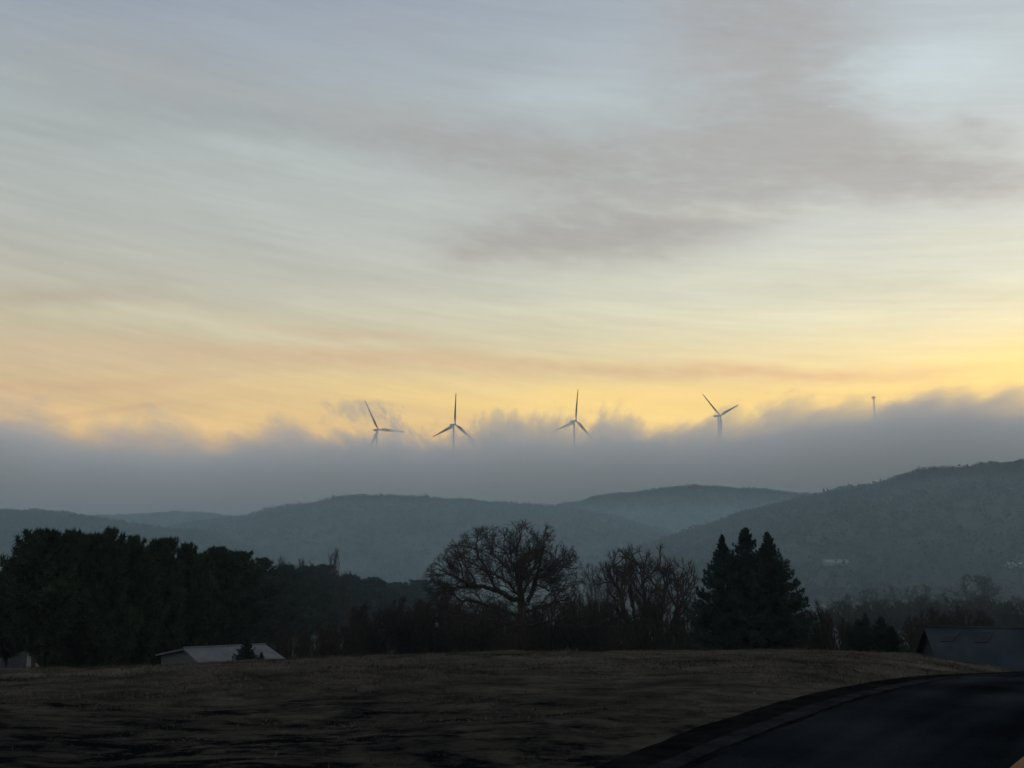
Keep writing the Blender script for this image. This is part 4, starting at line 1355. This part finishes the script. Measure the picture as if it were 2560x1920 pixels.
# the sheet's grain falls to the right on the left hand side and levels out towards the sun
azo = math_node('SUBTRACT', math_node('MINIMUM', math_node('MAXIMUM', azd, -60.0), 60.0), 22.0)
co2 = N.new("ShaderNodeCombineXYZ"); L.new(azd, co2.inputs[0])
L.new(math_node('SUBTRACT', elp, math_node('MULTIPLY', math_node('MULTIPLY', azo, azo), 0.0028)), co2.inputs[1])
def snoise(sxy, scale, detail, rough=0.55, rot=0.0, offs=(0, 0, 0)):
    mp = N.new("ShaderNodeMapping"); mp.inputs["Scale"].default_value = (*sxy, 1); mp.inputs["Rotation"].default_value = (0, 0, R(rot)); mp.inputs["Location"].default_value = offs
    L.new(co2.outputs[0], mp.inputs[0])
    n = N.new("ShaderNodeTexNoise"); n.inputs["Scale"].default_value = scale; n.inputs["Detail"].default_value = detail; n.inputs["Roughness"].default_value = rough
    L.new(mp.outputs[0], n.inputs["Vector"]); return n
wn = snoise((0.05, 0.13), 1.0, 5, 0.6)
wv = N.new("ShaderNodeVectorMath"); wv.operation = 'SUBTRACT'; wv.inputs[1].default_value = (0.5, 0.5, 0.5); L.new(wn.outputs["Color"], wv.inputs[0])
wv2 = N.new("ShaderNodeVectorMath"); wv2.operation = 'MULTIPLY'; wv2.inputs[1].default_value = (14, 4.2, 0); L.new(wv.outputs[0], wv2.inputs[0])
cw = N.new("ShaderNodeVectorMath"); cw.operation = 'ADD'; L.new(co.outputs[0], cw.inputs[0]); L.new(wv2.outputs[0], cw.inputs[1])
def blob(px, py, rx_, ry_, rot=0.0, warp=True):
    a, e = azel(px, py)
    d_ = ray(px, py); d_ = d_ / np.linalg.norm(d_); e = math.atan2(d_[2], math.sqrt(d_[1] ** 2 + 0.02))
    s = N.new("ShaderNodeVectorMath"); s.operation = 'SUBTRACT'; s.inputs[1].default_value = (a * DEG, e * DEG, 0)
    L.new((cw if warp else co).outputs[0], s.inputs[0])
    ro = N.new("ShaderNodeVectorRotate"); ro.rotation_type = 'Z_AXIS'; ro.inputs["Angle"].default_value = R(rot)
    L.new(s.outputs[0], ro.inputs["Vector"])
    ml = N.new("ShaderNodeVectorMath"); ml.operation = 'MULTIPLY'; ml.inputs[1].default_value = (1 / (rx_ * 0.022), 1 / (ry_ * 0.022), 0)
    L.new(ro.outputs[0], ml.inputs[0])
    ln = N.new("ShaderNodeVectorMath"); ln.operation = 'LENGTH'; L.new(ml.outputs[0], ln.inputs[0])
    return maprange(ln.outputs["Value"], 1.0, 0.0)
def addup(items):
    t = None
    for wgt, b in items:
        q = math_node('MULTIPLY', b, wgt)
        t = q if t is None else math_node('ADD', t, q)
    return t
grey = addup([(0.55, blob(560, 265, 900, 130, 11)), (0.8, blob(1250, 385, 700, 210, 8)), (0.9, blob(1980, 400, 900, 215, -1)), (0.95, blob(1880, 90, 560, 400, 25)), (0.6, blob(2420, 430, 420, 130)),
              (1.0, blob(1560, 585, 580, 135, -7)), (0.6, blob(1220, 590, 330, 100, 0)), (0.4, blob(2150, 710, 700, 60, 0)), (0.55, blob(150, 745, 620, 50, 4)), (0.35, blob(500, 130, 800, 110, 10)), (0.5, blob(2500, 290, 130, 60, 0)), (0.3, blob(1000, 60, 500, 90))])
streak = snoise((0.05, 0.45), 1.0, 9, 0.66, rot=-3)
fine = snoise((0.13, 2.6), 1.0, 6, 0.62, rot=4)
fila = snoise((0.10, 1.3), 1.0, 7, 0.62, rot=-5, offs=(7, 3, 0))
tex = math_node('ADD', math_node('MULTIPLY', math_node('SUBTRACT', streak.outputs["Fac"], 0.5), 1.3), math_node('MULTIPLY', math_node('SUBTRACT', fine.outputs["Fac"], 0.5), 0.75))
tex = math_node('ADD', tex, math_node('MULTIPLY', math_node('SUBTRACT', fila.outputs["Fac"], 0.5), 0.8))
mack = snoise((0.45, 1.7), 1.0, 5, 0.65, rot=8)
texg = math_node('ADD', tex, math_node('MULTIPLY', math_node('SUBTRACT', mack.outputs["Fac"], 0.5), 1.4))
gm = maprange(math_node('ADD', grey, math_node('MULTIPLY', texg, math_node('ADD', math_node('MULTIPLY', grey, 0.8), 0.12))), 0.0, 1.2)
col = mix(math_node('MULTIPLY', gm, 0.72), base, mix(maprange(eld, 9, 19), (0.43, 0.31, 0.20), (0.335, 0.314, 0.304)))
# bright gaps
light = addup([(0.9, blob(2360, 160, 360, 120, -14)), (0.45, blob(1400, 225, 360, 60, 4)), (0.45, blob(1800, 512, 480, 34, 3)), (0.35, blob(1900, 690, 800, 60, 0)), (0.45, blob(1500, 775, 900, 36, 3)), (0.4, blob(500, 820, 500, 40, 8)), (0.35, blob(2450, 580, 300, 60)), (0.3, blob(700, 400, 500, 60, 10))])
lm = math_node('MULTIPLY', light, math_node('ADD', 0.9, math_node('MULTIPLY', texg, -0.8)), clamp=True)
col = mix(math_node('MULTIPLY', lm, 0.65, clamp=True), col, mix(maprange(eld, 12, 26), (0.80, 0.76, 0.53), (0.55, 0.66, 0.70)))
# warm bands low down
warm = addup([(0.8, blob(1250, 925, 1300, 46, 1.5)), (0.6, blob(2000, 935, 800, 45, 2)), (0.8, blob(150, 955, 750, 20, -1.5)), (1.7, blob(170, 1042, 340, 15, -9, False)), (0.8, blob(505, 1010, 36, 4, -12, False)), (0.25, blob(480, 880, 700, 40, 5)), (0.5, blob(900, 850, 500, 30, 5))])
col = mix(math_node('MULTIPLY', math_node('MULTIPLY', warm, math_node('ADD', 0.85, texg), clamp=True), 0.62), col, (0.60, 0.345, 0.19))
glow = addup([(1.0, blob(1690, 1050, 560, 110, 2)), (0.6, blob(1200, 1000, 800, 50, 3)), (0.8, blob(2560, 930, 460, 120, -6)), (0.45, blob(400, 1050, 700, 60))])
col = mix(math_node('MULTIPLY', math_node('MULTIPLY', glow, math_node('ADD', 0.9, math_node('MULTIPLY', texg, -0.6))), 0.75, clamp=True), col, (1.0, 0.70, 0.215))
# general streakiness of the sheet
gain = math_node('MULTIPLY', maprange(eld, 5, 17, 1.30, 1.07), maprange(away, 3, 40, 1.10, 1.0))
st = math_node('MULTIPLY', math_node('MULTIPLY_ADD', tex, maprange(eld, 5, 30, 0.27, 0.19), 1.0), gain)
vs = N.new("ShaderNodeVectorMath"); vs.operation = 'SCALE'; L.new(col, vs.inputs[0]); L.new(st, vs.inputs["Scale"])
# add a little of the clear sky above the sheet
n_ = N.new("ShaderNodeVectorMath"); n_.operation = 'SCALE'; n_.inputs["Scale"].default_value = 0.01
L.new(sky.outputs[0], n_.inputs[0])
sm = N.new("ShaderNodeVectorMath"); sm.operation = 'ADD'; L.new(vs.outputs[0], sm.inputs[0]); L.new(n_.outputs[0], sm.inputs[1])
below = maprange(eld, -2, 1.0)
fin = N.new("ShaderNodeVectorMath"); fin.operation = 'SCALE'; L.new(sm.outputs[0], fin.inputs[0]); L.new(below, fin.inputs["Scale"])
L.new(fin.outputs[0], bg.inputs["Color"])
bg.inputs["Strength"].default_value = 1.0
w.cycles.sampling_method = 'MANUAL'
w.cycles.sample_map_resolution = 512

# ------------------------------------------------------------------ render settings
sc.render.engine = 'CYCLES'
sc.view_settings.view_transform = 'Standard'
sc.view_settings.look = 'None'
sc.view_settings.exposure = 0
sc.view_settings.gamma = 1
sc.cycles.use_denoising = True
sc.cycles.denoiser = 'OPENIMAGEDENOISE'
sc.cycles.max_bounces = 10
sc.cycles.diffuse_bounces = 2
sc.cycles.volume_bounces = 8
sc.cycles.transparent_max_bounces = 8
sc.cycles.volume_max_steps = 256
sc.cycles.sample_clamp_indirect = 4
